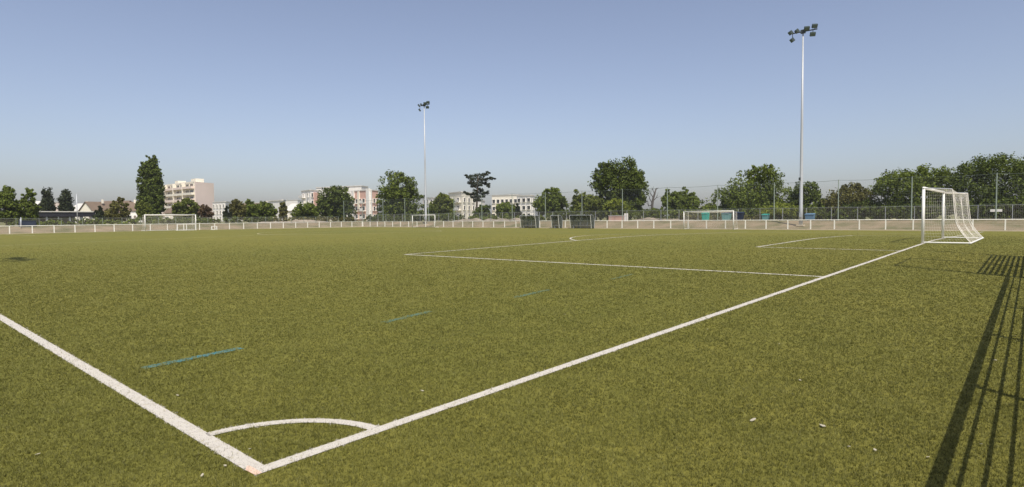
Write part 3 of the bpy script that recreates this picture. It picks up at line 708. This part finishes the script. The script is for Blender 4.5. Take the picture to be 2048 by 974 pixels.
house('house', 'small brown roofed house at the foot of the block of flats', P2(330, 215), P2(372, 208), 8, 4.2, 7.2, 'wall_cream', 'roof_brown', 3)
block('far_building', 'low white flat roofed building right of the block of flats', (P2(426, 300), P2(452, 290), P2(462, 300)), 10.2, 'wall_white', 3, (4, 2), group='white buildings right of the flats')
house('house', 'long brown roofed house above the low row of trees', P2(462, 262), P2(545, 255), 10, 6.0, 8.6, 'wall_grey', 'roof_brown', 6)
block('far_building', 'very far pale flat roof line above the low row of trees', (P2(448, 520), P2(560, 500), P2(575, 520)), 15.5, 'wall_white', 3, (12, 2), group='far pale roofs')
block('white_house', 'small white windowless looking house left of the salmon flats', (P2(539, 200), P2(566, 192), P2(572, 200)), 7.6, 'wall_white', 1, (2, 1))
house('house', 'low house with pale roof between white house and salmon flats', P2(568, 225), P2(606, 220), 8, 4.8, 7.4, 'wall_cream', 'roof_pale', 3)
block('far_building', 'very far pale building above the gap left of the salmon flats', (P2(570, 500), P2(596, 490), P2(604, 500)), 17, 'wall_white', 4, (4, 1), group='far pale roofs')
# salmon and white flats behind the round tree
block('salmon_flats', 'salmon and white flats, left wing beside the round tree', (P2(604, 250), P2(622, 240), P2(640, 246)), 13.0, 'wall_white', 4, (2, 3), accents=((1, .6, 3.4, 9.3, 6.0, 'wall_salmon'),), balc=1)
block('white_flats', 'tall white flats roof showing above the round tree', (P2(634, 262), P2(724, 250), P2(737, 258)), 15.0, 'wall_white', 4, (9, 2))
block('salmon_flats', 'salmon and white flats with tall white piers right of the round tree', (P2(704, 232), P2(740, 222), P2(757, 228)), 12.0, 'wall_salmon', 4, (5, 3), ww=1.5, accents=((0, .12, 1.6, 6.0, 12.4, 'wall_white'), (0, .42, 1.3, 8.6, 6.6, 'wall_cream'), (0, .93, 2.2, 6.2, 13.0, 'wall_white'), (1, .12, .8, 6.2, 12.6, 'wall_white')), balc=2)
# white flats near the cedar
block('white_flats', 'white block seen directly right of the left mast', (P2(846, 250), P2(868, 242), P2(880, 250)), 9.6, 'wall_white', 3, (3, 1))
block('white_flats', 'white flats with stepped balconies left of the cedar', (P2(898, 232), P2(924, 222), P2(951, 236)), 11.0, 'wall_cream', 4, (2, 3), ww=1.8, balc=2)
block('white_flats', 'white flats hidden partly by the cedar trunk', (P2(938, 252), P2(962, 248), P2(970, 256)), 8.6, 'wall_white', 3, (3, 1))
block('white_flats', 'white flats right of the cedar, left wing with rounded shrub before it', (P2(984, 250), P2(1036, 244), P2(1044, 252)), 10.6, 'wall_cream', 3, (6, 1), ww=1.6)
block('white_flats', 'white flats wing with three rows of dark windows left of the dugout tree', (P2(1034, 236), P2(1063, 230), P2(1070, 238)), 9.8, 'wall_white', 3, (3, 1), ww=2.2, wh=1.3)
block('far_building', 'small pale building glimpsed behind the feathery tree', (P2(1388, 260), P2(1440, 250), P2(1450, 260)), 5.0, 'wall_white', 1, (6, 1))

# ------------------------------------------------------------------ heaps behind the fences
def heap(label, u0, u1, X=None, Y=None, h=1.3, wid=2.5, seed=1):
    rg = np.random.default_rng(seed); f = (lambda u: P2(u, dX(u, X))) if X else (lambda u: P2(u, dY(u, Y)))
    a, b = f(u0), f(u1); ln = (b-a).length; c = a.lerp(b, .5); dv = (b-a).normalized(); nr = Vector((-dv.y, dv.x, 0))
    nx, ny = 40, 12; V = []; F = []
    ph = rg.uniform(0, 6, 4)
    for i in range(nx+1):
        for j in range(ny+1):
            x = (i/nx-.5); y = (j/ny-.5)
            e = max(0, 1-(2*x)**4)*max(0, 1-(2*y)**2)
            z = h*e*(.62+.22*math.sin(x*ln*.55+ph[0])+.16*math.sin(x*ln*1.7+ph[1])*math.cos(y*5+ph[2])) + rg.normal(0, .05)*e
            q = dv*(x*ln)+nr*(y*wid); V.append((q.x, q.y, max(z, 0)-.02))
    for i in range(nx):
        for j in range(ny): k = i*(ny+1)+j; F.append((k, k+ny+1, k+ny+2, k+1))
    me = np_mesh('earth_heap', np.array(V), np.array(F), M['rubble']); o = link('earth_heap', me, None, (c.x, c.y, terr(c.x, c.y))); tag(o, label, 'heap')
heap('long low heap of pale rubble under the row of olive trees', 508, 668, Y=112, h=.75, wid=4, seed=3)
heap('pale earth heap behind the barrier right of the left mast', 905, 965, X=83, h=.9, wid=3, seed=4)
heap('pinkish earth heap left of the left dugout', 968, 1046, X=82.4, h=1.0, wid=3, seed=5)
heap('low stony bank behind the barrier left of the far side goal', 1262, 1392, X=82.2, h=.6, wid=2.4, seed=6)
# brick coloured low wall below the largest tree
a, b = P2(1218, dX(1218, 82)), P2(1250, dX(1250, 82)); fr = frame_face(a, b)
r = bldg_root('garden_wall', 'low reddish garden wall with white end pier below the largest tree', a, 'wall')
cbuild(fbox(MB(), fr, fr[3]/2, .9, fr[3], 1.8, .25, 0), 'wall_body', M['wall_salmon'], r)
cbuild(fbox(MB(), fr, fr[3]/2, 1.84, fr[3]+.1, .08, .35, 0), 'coping', M['roof_pale'], r)
cbuild(fbox(MB(), fr, fr[3]+.2, 1.1, .45, 2.2, .45, 0), 'pier', M['wall_white'], r)

# ------------------------------------------------------------------ low white barrier round the pitch
def bars_mesh(w, h0, h1, nv, nh, r):
    m = MB()
    for i in range(nv): x = w*(i+.5)/nv; m.tube([(x, 0, h0), (x, 0, h1)], r, 3, False)
    for j in range(nh): z = h0+(h1-h0)*j/(nh-1); m.tube([(0, 0, z), (w, 0, z)], r, 3, False)
    return m.mesh('mesh_panel')
def barrier(label, p0, p1, pitch_, skip=()):
    a = Vector(p0); b = Vector(p1); ln = (b-a).length; dv = (b-a)/ln; an = math.atan2(dv.y, dv.x); n = int(round(ln/pitch_))
    st = ln/n; root = empty('pitch_barrier', (a.x, a.y, 0), an); tag(root, label, 'barrier', 'white barriers round the pitch')
    pm = MB().box((0, 0, .56), (.105, .105, 1.16)).mesh('post'); pm.materials.append(M['barrier_white'])
    mm = bars_mesh(st-.1, .12, 1.0, 24, 6, .004); mm.materials.append(M['wire'])
    for i in range(n+1): link('post', pm, root, (i*st, 0, 0))
    for i in range(n): link('mesh_panel', mm, root, (i*st+.05, 0, 0))
    MB().tube([(-.05, 0, 1.13), (ln+.05, 0, 1.13)], .038, 8).build('rail', M['barrier_white'], root, True)
    MB().box((ln/2, -.09, .04), (ln, .06, .1)).build('kerb', M['kerb'], root)
    return root
barrier('long white post and rail barrier along the far touchline', (73.0, 102.6), (73.0, -6.4), 2.5)
barrier('white post and rail barrier behind the far goal', (-14.5, 102.6), (72.8, 102.6), 2.5)
# near barrier, out of the picture on the right: only its shadow shows
def near_barrier():
    root = empty('near_barrier', (-12, -4.33, 0), math.atan(.0145)); tag(root, 'near barrier of horizontal bars with wide top plank, its shadow lies on the turf', 'barrier')
    ln = 28.5
    MB().box((ln/2, 0, 1.03), (ln, .075, .035)).build('top_plank', M['white_paint'], root)
    for k, z in enumerate((.82, .60, .38, .17)): MB().tube([(0, 0, z), (ln, 0, z)], .015, 6).build('bar', M['galv'], root)
    pm = MB().box((0, 0, .5), (.06, .06, 1.0)).mesh('post'); pm.materials.append(M['galv'])
    x = 17.05-9
    for i in range(-2, 8):
        xx = 17.05+3.05*(i-3); 
        if 0 < xx < ln: link('post', pm, root, (xx, .03, 0))
near_barrier()
def tall_panel():
    root = empty('ball_stop', (16.65, -3.92, 0), math.atan(.0145)); tag(root, 'tall ball stop frame behind the goal line, its ladder shadow lies on the turf', 'ball stop')
    ln = 7.3
    for k in range(10): MB().tube([(0, 0, .17+.22*k), (ln, 0, .17+.22*k)], .032, 6).build('bar', M['galv'], root)
    for x in (0, 3.25, 7.3): MB().box((x, .03, 2.88), (.13, .13, 5.76)).build('post', M['galv'], root)
    MB().tube([(0, .03, 5.76), (3.25, .03, 5.76)], .03, 6).build('top_bar', M['galv'], root)
tall_panel()

# ------------------------------------------------------------------ wire fence and tall ball stop net behind it
def wire_fence(label, p0, p1, h, st, pmat='galv'):
    a = Vector(p0); b = Vector(p1); ln = (b-a).length; dv = (b-a)/ln; n = int(round(ln/st)); st = ln/n
    root = empty('wire_fence', (a.x, a.y, terr(a.x, a.y)), math.atan2(dv.y, dv.x)); tag(root, label, 'fence')
    pm = MB().box((0, 0, h/2), (.055, .055, h+.1)).mesh('post'); pm.materials.append(M[pmat])
    m = MB()
    nz = 14
    for k in range(nz+1): m.tube([(0, 0, h*k/nz), (st, 0, h*k/nz)], .0025, 3, False)
    nx = int(st/.16)
    for k in range(nx): m.tube([(st*k/nx, 0, .02), (st*k/nx, 0, h)], .0025, 3, False)
    mm = m.mesh('wire_mesh'); mm.materials.append(M['wire'])
    for i in range(n+1): link('post', pm, root, (i*st, .05, 0))
    for i in range(n): link('wire_mesh', mm, root, (i*st, 0, 0))
    MB().tube([(0, .05, h+.02), (ln, .05, h+.02)], .013, 6).build('top_rail', M[pmat], root)
wire_fence('long grey wire mesh fence in front of the trees along the far side', (81.0, 117), (81.0, -22), 1.6, 2.9)
wire_fence('grey wire mesh fence behind the barrier at the far end', (-10, 109), (72, 110), 1.2, 2.7, 'green_metal')
def ball_net():
    ys = [-15.5+7.55*k for k in range(19)]
    root = empty('ball_stop_net', (80.2, 0, .97)); tag(root, 'tall thin ball stop net on green grey poles along the far side', 'net')
    h = 5.0
    pm = MB().tube([(0, 0, 0), (0, 0, h)], [.07, .05], 8).mesh('pole'); pm.materials.append(M['green_metal'])
    for y in ys: link('pole', pm, root, (0, y, 0))
    for z in (h-.05, 1.75):
        m = MB()
        for a, b in zip(ys[:-1], ys[1:]):
            pts = [(0, a+(b-a)*t/6, z-.12*(1-(2*t/6-1)**2)) for t in range(7)]; m.tube(pts, .016, 4, False)
        m.build('cable', M['green_wire'], root)
    m = MB(); y0, y1 = ys[0], ys[-1]
    n = int((y1-y0)/.22)
    for i in range(n): y = y0+(y1-y0)*i/n; m.tube([(0, y, .1), (0, y, h-.16)], .0022, 3, False)
    for k in range(26): z = .1+(h-.26)*k/25; m.tube([(0, y0, z), (0, y1, z)], .0022, 3, False)
    m.build('net', M['net_dark'], root)
ball_net()
# lamp posts / end poles at the left
for u, Y, vt, lab in ((155, 112, 388, 'thin grey pole standing behind the end barrier, left of the poplar'), (42, 107, 432, 'short grey post beside the dark cabinet')):
    q = P2(u, dY(u, Y)); s = dY(u, Y)/FPX
    o = MB().tube([(0, 0, 0), (0, 0, CH+(hz(u)-vt)*s-.9)], [.07, .045], 8).build('pole', M['galv'], None, True, (q.x, q.y, terr(q.x, q.y)-.05)); tag(o, lab, 'pole')

# ------------------------------------------------------------------ floodlight masts
def mast(label, x, y, face, H=23.7):
    T = terr(x, y); H -= T
    root = empty('floodlight_mast', (x, y, T), face); tag(root, label, 'mast', 'floodlight masts')
    MB().tube([(0, 0, .05), (0, 0, 2.2), (0, 0, 2.25), (0, 0, 12), (0, 0, H-.3)], [.23, .215, .205, .145, .08], 14).build('pole', M['mast'], root, True)
    MB().box((0, 0, .06), (.8, .8, .16)).build('base_plate', M['kerb'], root)
    MB().box((-.24, .0, 1.3), (.10, .22, .5)).build('hatch', M['galv'], root)
    MB().box((-.22, .12, 5.6), (.16, .2, .34)).build('junction_box', M['dark_metal'], root)
    MB().tube([(0, -1.55, H-.35), (0, 1.55, H-.35)], .07, 8).build('cross_arm', M['dark_metal'], root)
    MB().box((0, 0, H-.35), (.34, .5, .4)).build('arm_bracket', M['dark_metal'], root)
    # six lamps: local -x is towards the pitch
    for yy, zz, yw in ((1.35, .1, -50), (.62, .15, -55), (1.15, -.8, -50), (-.45, .25, 28), (-1.3, .35, 32), (-1.1, -.55, 30)):
        e = Matrix.Rotation(R(yw), 3, 'Z') @ Matrix.Rotation(R(38), 3, 'Y')
        b = MB().box((-.15, yy, H-.35+zz), (.26, .58, .44), 0, Matrix.Rotation(R(yw), 3, 'Z') @ Matrix.Rotation(R(-38), 3, 'Y'))
        lo = b.build('lamp', M['lamp_body'], root)
        n_ = Matrix.Rotation(R(yw), 3, 'Z') @ Matrix.Rotation(R(-38), 3, 'Y') @ Vector((-1, 0, 0))
        MB().box((-.15+n_.x*.15, yy+n_.y*.15, H-.35+zz+n_.z*.15), (.04, .52, .38), 0, Matrix.Rotation(R(yw), 3, 'Z') @ Matrix.Rotation(R(-38), 3, 'Y')).build('lamp_glass', M['lamp_glass'], lo)
        MB().tube([(-.05, yy, H-.35), (-.12, yy, H-.35+zz)], .04, 6).build('yoke', M['dark_metal'], lo)
    return root
mast('nearer and taller looking floodlight mast on the right of the picture', 75.5, 17.65, 0)
mast('farther floodlight mast left of the centre, behind the small far goal', 75.5, 85.6, 0)
mast('floodlight mast beside the near touchline, its head shades the turf at left', -5.1, 17.75, math.pi)

# ------------------------------------------------------------------ goals
def net_part(segs, r, name, parent, mat='net'):
    m = MB()
    for pts in segs: m.tube(pts, r, 3, False)
    return m.build(name, M[mat], parent)
def big_goal(label, x, y, rz, back_top=1.05, back_bot=1.75, r=.06, w=7.32, h=2.44, mesh=.095, nr=.0017, net=True, z=None):
    zz_ = gzf(x, y) if z is None else z
    g = empty('football_goal', (x, y, zz_), rz); tag(g, label, 'goal')
    for s in (-1, 1):
        MB().tube([(s*(w/2+r), 0, -.02), (s*(w/2+r), 0, h+r)], r, 12).build('post', M['white_paint'], g, True)
        # net support and ground bars
        MB().tube([(s*(w/2+r), 0, h+r), (s*(w/2+r), -back_top, h-.02), ], .022, 6).build('net_stay', M['galv'], g)
        MB().tube([(s*(w/2+r), 0, .04), (s*(w/2+r), -back_bot, .04)], .035, 6).build('ground_bar', M['white_paint'], g)
    MB().tube([(-w/2-2*r, 0, h+r), (w/2+2*r, 0, h+r)], r, 12).build('crossbar', M['white_paint'], g, True)
    MB().tube([(-w/2-r, -back_bot, .04), (w/2+r, -back_bot, .04)], .035, 6).build('ground_bar', M['white_paint'], g)
    if not net: return g
    rg = random.Random(5)
    def prof(t):   # back of the net: hangs in a slack curve from stay to the ground bar
        zq = (h-.02)*(1-t)+.05*t
        yq = -back_top - (back_bot-back_top)*(.42*t+.58*max(0, (t-.6)/.4)**1.7) + .03*math.sin(math.pi*t)
        return yq, zq
    segs = []; n = int(w/mesh); K = 18
    def sag(x_, t): return .05*math.sin(x_*2.1)*math.sin(math.pi*t)
    for i in range(n+1):
        xx = -w/2+w*i/n; pts = []
        dip = .12*(1-(2*i/n-1)**2)
        for k in range(K+1):
            t = k/K; yq, zq = prof(t); pts.append((xx, yq+sag(xx, t), zq-dip*(1-t)))
        segs.append(pts)
    for k in range(0, K+1):
        t = k/K; yq, zq = prof(t)
        segs.append([(-w/2+w*i/24, yq+sag(-w/2+w*i/24, t), zq-.12*(1-(2*i/24-1)**2)*(1-t)) for i in range(25)])
    net_part(segs, nr, 'back_net', g)
    segs = []
    for i in range(n+1):
        xx = -w/2+w*i/n; dip = .12*(1-(2*i/n-1)**2)
        segs.append([(xx, -.02, h), (xx, -back_top*.5, h-.03-dip*.8), (xx, -back_top, h-.02-dip)])
    for k in range(1, 12):
        t = k/12; segs.append([(-w/2+w*i/16, -back_top*t, h-.02-.12*t*(1-(2*i/16-1)**2)) for i in range(17)])
    net_part(segs, nr, 'top_net', g)
    for s in (-1, 1):
        segs = []
        for k in range(K+1):
            yq, zq = prof(k/K); m_ = 8
            segs.append([(s*(w/2+.03*math.sin(j+k)), yq*j/m_, zq) for j in range(m_+1)])
        for j in range(1, 15):
            f_ = j/15; pts = []
            for k in range(K+1): yq, zq = prof(k/K); pts.append((s*(w/2+.02*math.sin(k)), yq*f_, zq))
            segs.append(pts)
        net_part(segs, nr, 'side_net', g)
        yb = [prof(k/K) for k in range(K+1)]
        MB().tube([(s*w/2, a_, b_) for a_, b_ in yb], .02, 5).build('net_rope', M['net'], g)
    return g
big_goal('near white football goal with net on the goal line, right of the picture', CXW, 0, 0)
big_goal('white football goal at the far end, in front of the poplar', CXW+.3, L, math.pi, mesh=.2, nr=.003)
big_goal('white goal on the far touchline in front of the turquoise boards', 71.4, 27.4, -math.pi/2+math.pi, 1.2, 1.6, .055, 6.3, 2.2, .2, .003, True, .02)
big_goal('small looking white goal at the foot of the farther mast', 72.0, 82.2, math.pi/2, 1.0, .95, .055, 6.2, 2.2, .2, .003, False, .02)
def training_goal(label, u0, u1, Y, h, mid=True):
    a, b = P2(u0, dY(u0, Y)), P2(u1, dY(u1, Y)); ln = (b-a).length; c = a.lerp(b, .5); z = gzf(c.x, c.y)
    g = empty('training_goal', (c.x, c.y, z), math.atan2(b.y-a.y, b.x-a.x)); tag(g, label, 'goal')
    for x in (-ln/2, ln/2)+((.0,) if mid else ()): MB().box((x, 0, h/2), (.12 if x else .09, .08, h)).build('post', M['white_paint'], g)
    MB().box((0, 0, h+.03), (ln+.12, .08, .06)).build('crossbar', M['white_paint'], g)
    MB().box((0, .5, .04), (ln, .07, .08)).build('ground_bar', M['white_paint'], g)
    for s in (-1, 1): MB().tube([(s*ln/2, .04, h), (s*ln/2, .5, .08)], .03, 5).build('brace', M['white_paint'], g)
training_goal('low white training goal standing at the right post of the far goal', 354, 391, 98.3, .95)
training_goal('tiny white square frame right of the low training goal', 423, 433, 99, .55, False)

# ------------------------------------------------------------------ dugouts
def dugout(label, y0, y1, bays):
    ln = abs(y1-y0); root = empty('dugout', (72.35, (y0+y1)/2, 0)); tag(root, label, 'dugout', 'dugouts at the halfway line')
    # profile in x (depth) and z, opens towards -x
    prof = [(.42, .05), (.48, .9), (.42, 1.5), (.18, 1.88), (-.25, 2.0), (-.62, 1.95)]
    for b in range(bays):
        ya = -ln/2+ln*b/bays+.03; yb = -ln/2+ln*(b+1)/bays-.03
        for (xa, za), (xb, zb) in zip(prof[:-1], prof[1:]):
            m = MB(); m.v += [(xa, ya, za), (xa, yb, za), (xb, yb, zb), (xb, ya, zb)]; m.f.append((0, 1, 2, 3)); 
            t = .012; m.v += [(xa-t, ya, za-t), (xa-t, yb, za-t), (xb-t, yb, zb-t), (xb-t, ya, zb-t)]; m.f += [(7, 6, 5, 4), (0, 4, 5, 1), (1, 5, 6, 2), (2, 6, 7, 3), (3, 7, 4, 0)]
            m.build('panel', M['smoked'], root)
    for b in range(bays+1):
        y = -ln/2+ln*b/bays; MB().tube([(x, y, z) for x, z in prof], .032, 6).build('hoop', M['galv'], root)
    for s in (-1, 1):
        y = s*ln/2
        MB().tube([(-.62, y, 1.95), (-.3, y, .05)], .028, 6).build('side_post', M['barrier_white'], root)
        m = MB(); i = [(x*.97, y-s*.03, z*.98) for x, z in prof]+[(-.3, y-s*.03, .1)]; m.v += i+[(x, yy-s*.012, z) for x, yy, z in i]; k = len(i)
        m.f += [tuple(range(k)), tuple(range(k, 2*k))[::-1]]+[(j, (j+1) % k, k+(j+1) % k, k+j) for j in range(k)]
        m.build('side_panel', M['smoked'], root)
    MB().box((.12, 0, .44), (.36, ln-.2, .06)).build('bench', M['wall_grey'], root)
    for y in (-ln/2+.3, ln/2-.3): MB().box((.12, y, .22), (.3, .05, .42)).build('bench_leg', M['galv'], root)
    MB().tube([(-.62, -ln/2, 1.95), (-.62, ln/2, 1.95)], .035, 6).build('front_rail', M['galv'], root)
dugout('left dugout of smoked panels at the halfway line, behind it a white flats wing', 58.6, 55.5, 2)
dugout('small narrow shelter between the two dugouts', 52.4, 51.0, 1)
dugout('right and widest dugout of smoked panels, right of the small shelter', 48.9, 45.2, 3)

# ------------------------------------------------------------------ waste bins on the bank and a plate on the fence
def waste_bin(label, u, w, h, mat, lid, X=78.9, deep=.75):
    y = CY+ray(u, 440)[1]*dX(u, X); T = terr(X, y); root = empty('waste_bin', (X, y, T)); tag(root, label, 'bin')
    m = MB(); b_, t_ = w*.41, w*.5; d0, d1 = deep*.40, deep*.5; z0, z1 = .09, h*.88
    m.v += [(-d0, -b_, z0), (d0, -b_, z0), (d0, b_, z0), (-d0, b_, z0), (-d1, -t_, z1), (d1, -t_, z1), (d1, t_, z1), (-d1, t_, z1)]
    m.f += [(3, 2, 1, 0), (4, 5, 6, 7), (0, 1, 5, 4), (1, 2, 6, 5), (2, 3, 7, 6), (3, 0, 4, 7)]
    m.build('body', M[mat], root)
    MB().box((-d1-.02, 0, z1-.05), (.04, w*1.04, .07)).build('rim', M[mat], root)
    m = MB(); z2 = h
    m.v += [(-d1-.05, -t_-.03, z1+.003), (d1+.04, -t_-.03, z1+.003), (d1+.04, t_+.03, z1+.003), (-d1-.05, t_+.03, z1+.003), (-d1*.6, -t_*.85, z2-.05), (d1, -t_*.85, z2), (d1, t_*.85, z2), (-d1*.6, t_*.85, z2-.05)]
    m.f += [(3, 2, 1, 0), (4, 5, 6, 7), (0, 1, 5, 4), (1, 2, 6, 5), (2, 3, 7, 6), (3, 0, 4, 7)]
    m.build('lid', M[lid], root)
    for s_ in (-1, 1): MB().tube([(d0*.7, s_*b_*.8-.03, .09), (d0*.7, s_*b_*.8+.03, .09)], .09, 10).build('wheel', M['dark_metal'], root)
waste_bin('bright turquoise waste bin seen through the far side goal', 1411, .86, 1.25, 'teal', 'teal')
waste_bin('pale teal waste bin with navy lid beside the goal post', 1453, 1.15, 1.2, 'teal_pale', 'navy')
waste_bin('small pale teal waste bin between the goal and the lime shrub', 1531, .75, .95, 'teal_pale', 'teal')
waste_bin('light blue waste bin just right of the foot of the right mast', 1620, 1.05, .95, 'board_blue', 'board_blue')
waste_bin('wide dark navy waste container right of the far side goal post', 1477, 1.3, 1.25, 'navy', 'navy')
yq = CY+ray(1992, 440)[1]*dX(1992, 80.9); o = MB().box((0, 0, 0), (.03, 1.0, .26)).build('fence_plate', M['white_paint'], None, False, (80.86, yq, CH+(hz(1992)-421)*dX(1992, 80.9)/FPX))
tag(o, 'small white plate on the wire fence right of the near goal', 'plate')

# ------------------------------------------------------------------ scraps on the turf
rs = random.Random(3)
SCRAPS = ['larger pale leaf scrap on the turf, left one of two at lower right',
          'larger pale leaf scrap on the turf, right one of two at lower right',
          'pale scrap on the turf in the lower left corner, outside the touchline',
          'pale scrap just left of the pitch corner, outside the touchline',
          'pale scrap at the bottom edge, left of the pitch corner',
          'pale scrap near the bottom, between the two larger scraps and the fence shadow',
          'pale scrap right below the right one of the two larger scraps',
          'pale scrap between goal line and fence shadow, in the middle distance',
          'pale scrap just right of the goal line, in the middle distance',
          'pale scrap inside the pitch, right of the touchline and below the first blue dash',
          'pale scrap inside the corner arc',
          'pale scrap at the edge of the thick fence shadow near the bottom',
          'pale scrap between the thin bars of the fence shadow near the bottom',
          'pale scrap between the bars of the fence shadow, farther up',
          'uppermost pale scrap among the fence shadow bars',
          'pale scrap halfway between goal line and fence shadow',
          'pale scrap inside the pitch, left of the goal line past the second blue dash',
          'pale scrap inside the pitch, beyond the corner arc']
for i, (u, v) in enumerate(((1507, 853), (1645, 866), (75, 912), (451, 936), (405, 955), (1750, 915), (1697, 908), (1558, 702), (1415, 672), (355, 795), (500, 903), (1855, 930), (1962, 905), (1990, 738), (2030, 690), (1600, 775), (1130, 640), (845, 790))):
    d_ = -CH/ray(u, v)[2]; q = at(u, v, d_); z = gzf(q.x, q.y)
    big = 1.0 if i > 1 else 2.4
    m = MB(); k = 7; top = []
    for j in range(k):
        an = 2*math.pi*j/k; rr = .009*big*rs.uniform(.6, 1.3); top.append((rr*1.9*math.cos(an), rr*math.sin(an)))
    m.prism(top, 0, .003*rs.uniform(.6, 1.6))
    o = m.build('scrap', M['scrap'], None, False, (q.x, q.y, z+.014)); o.rotation_euler = (rs.uniform(-.3, .3), rs.uniform(-.3, .3), rs.uniform(0, 6))
    lab = SCRAPS[i]
    tag(o, lab, 'scrap', 'scraps on the turf')

# ------------------------------------------------------------------ summer haze
hzb = MB().box((150, 150, 12.6), (1700, 1700, 27.4)).mesh('haze')
hm = bpy.data.materials.new('haze'); hm.use_nodes = True; hn = hm.node_tree
hn.nodes.remove(hn.nodes['Principled BSDF'])
pv = hn.nodes.new('ShaderNodeVolumePrincipled'); pv.inputs['Color'].default_value = (.95, .95, .98, 1); pv.inputs['Density'].default_value = .0002; pv.inputs['Anisotropy'].default_value = .2
hn.links.new(pv.outputs[0], hn.nodes['Material Output'].inputs['Volume'])
hzb.materials.append(hm)
tag(link('haze', hzb), 'thin summer haze over the whole ground', 'haze', kind='stuff')
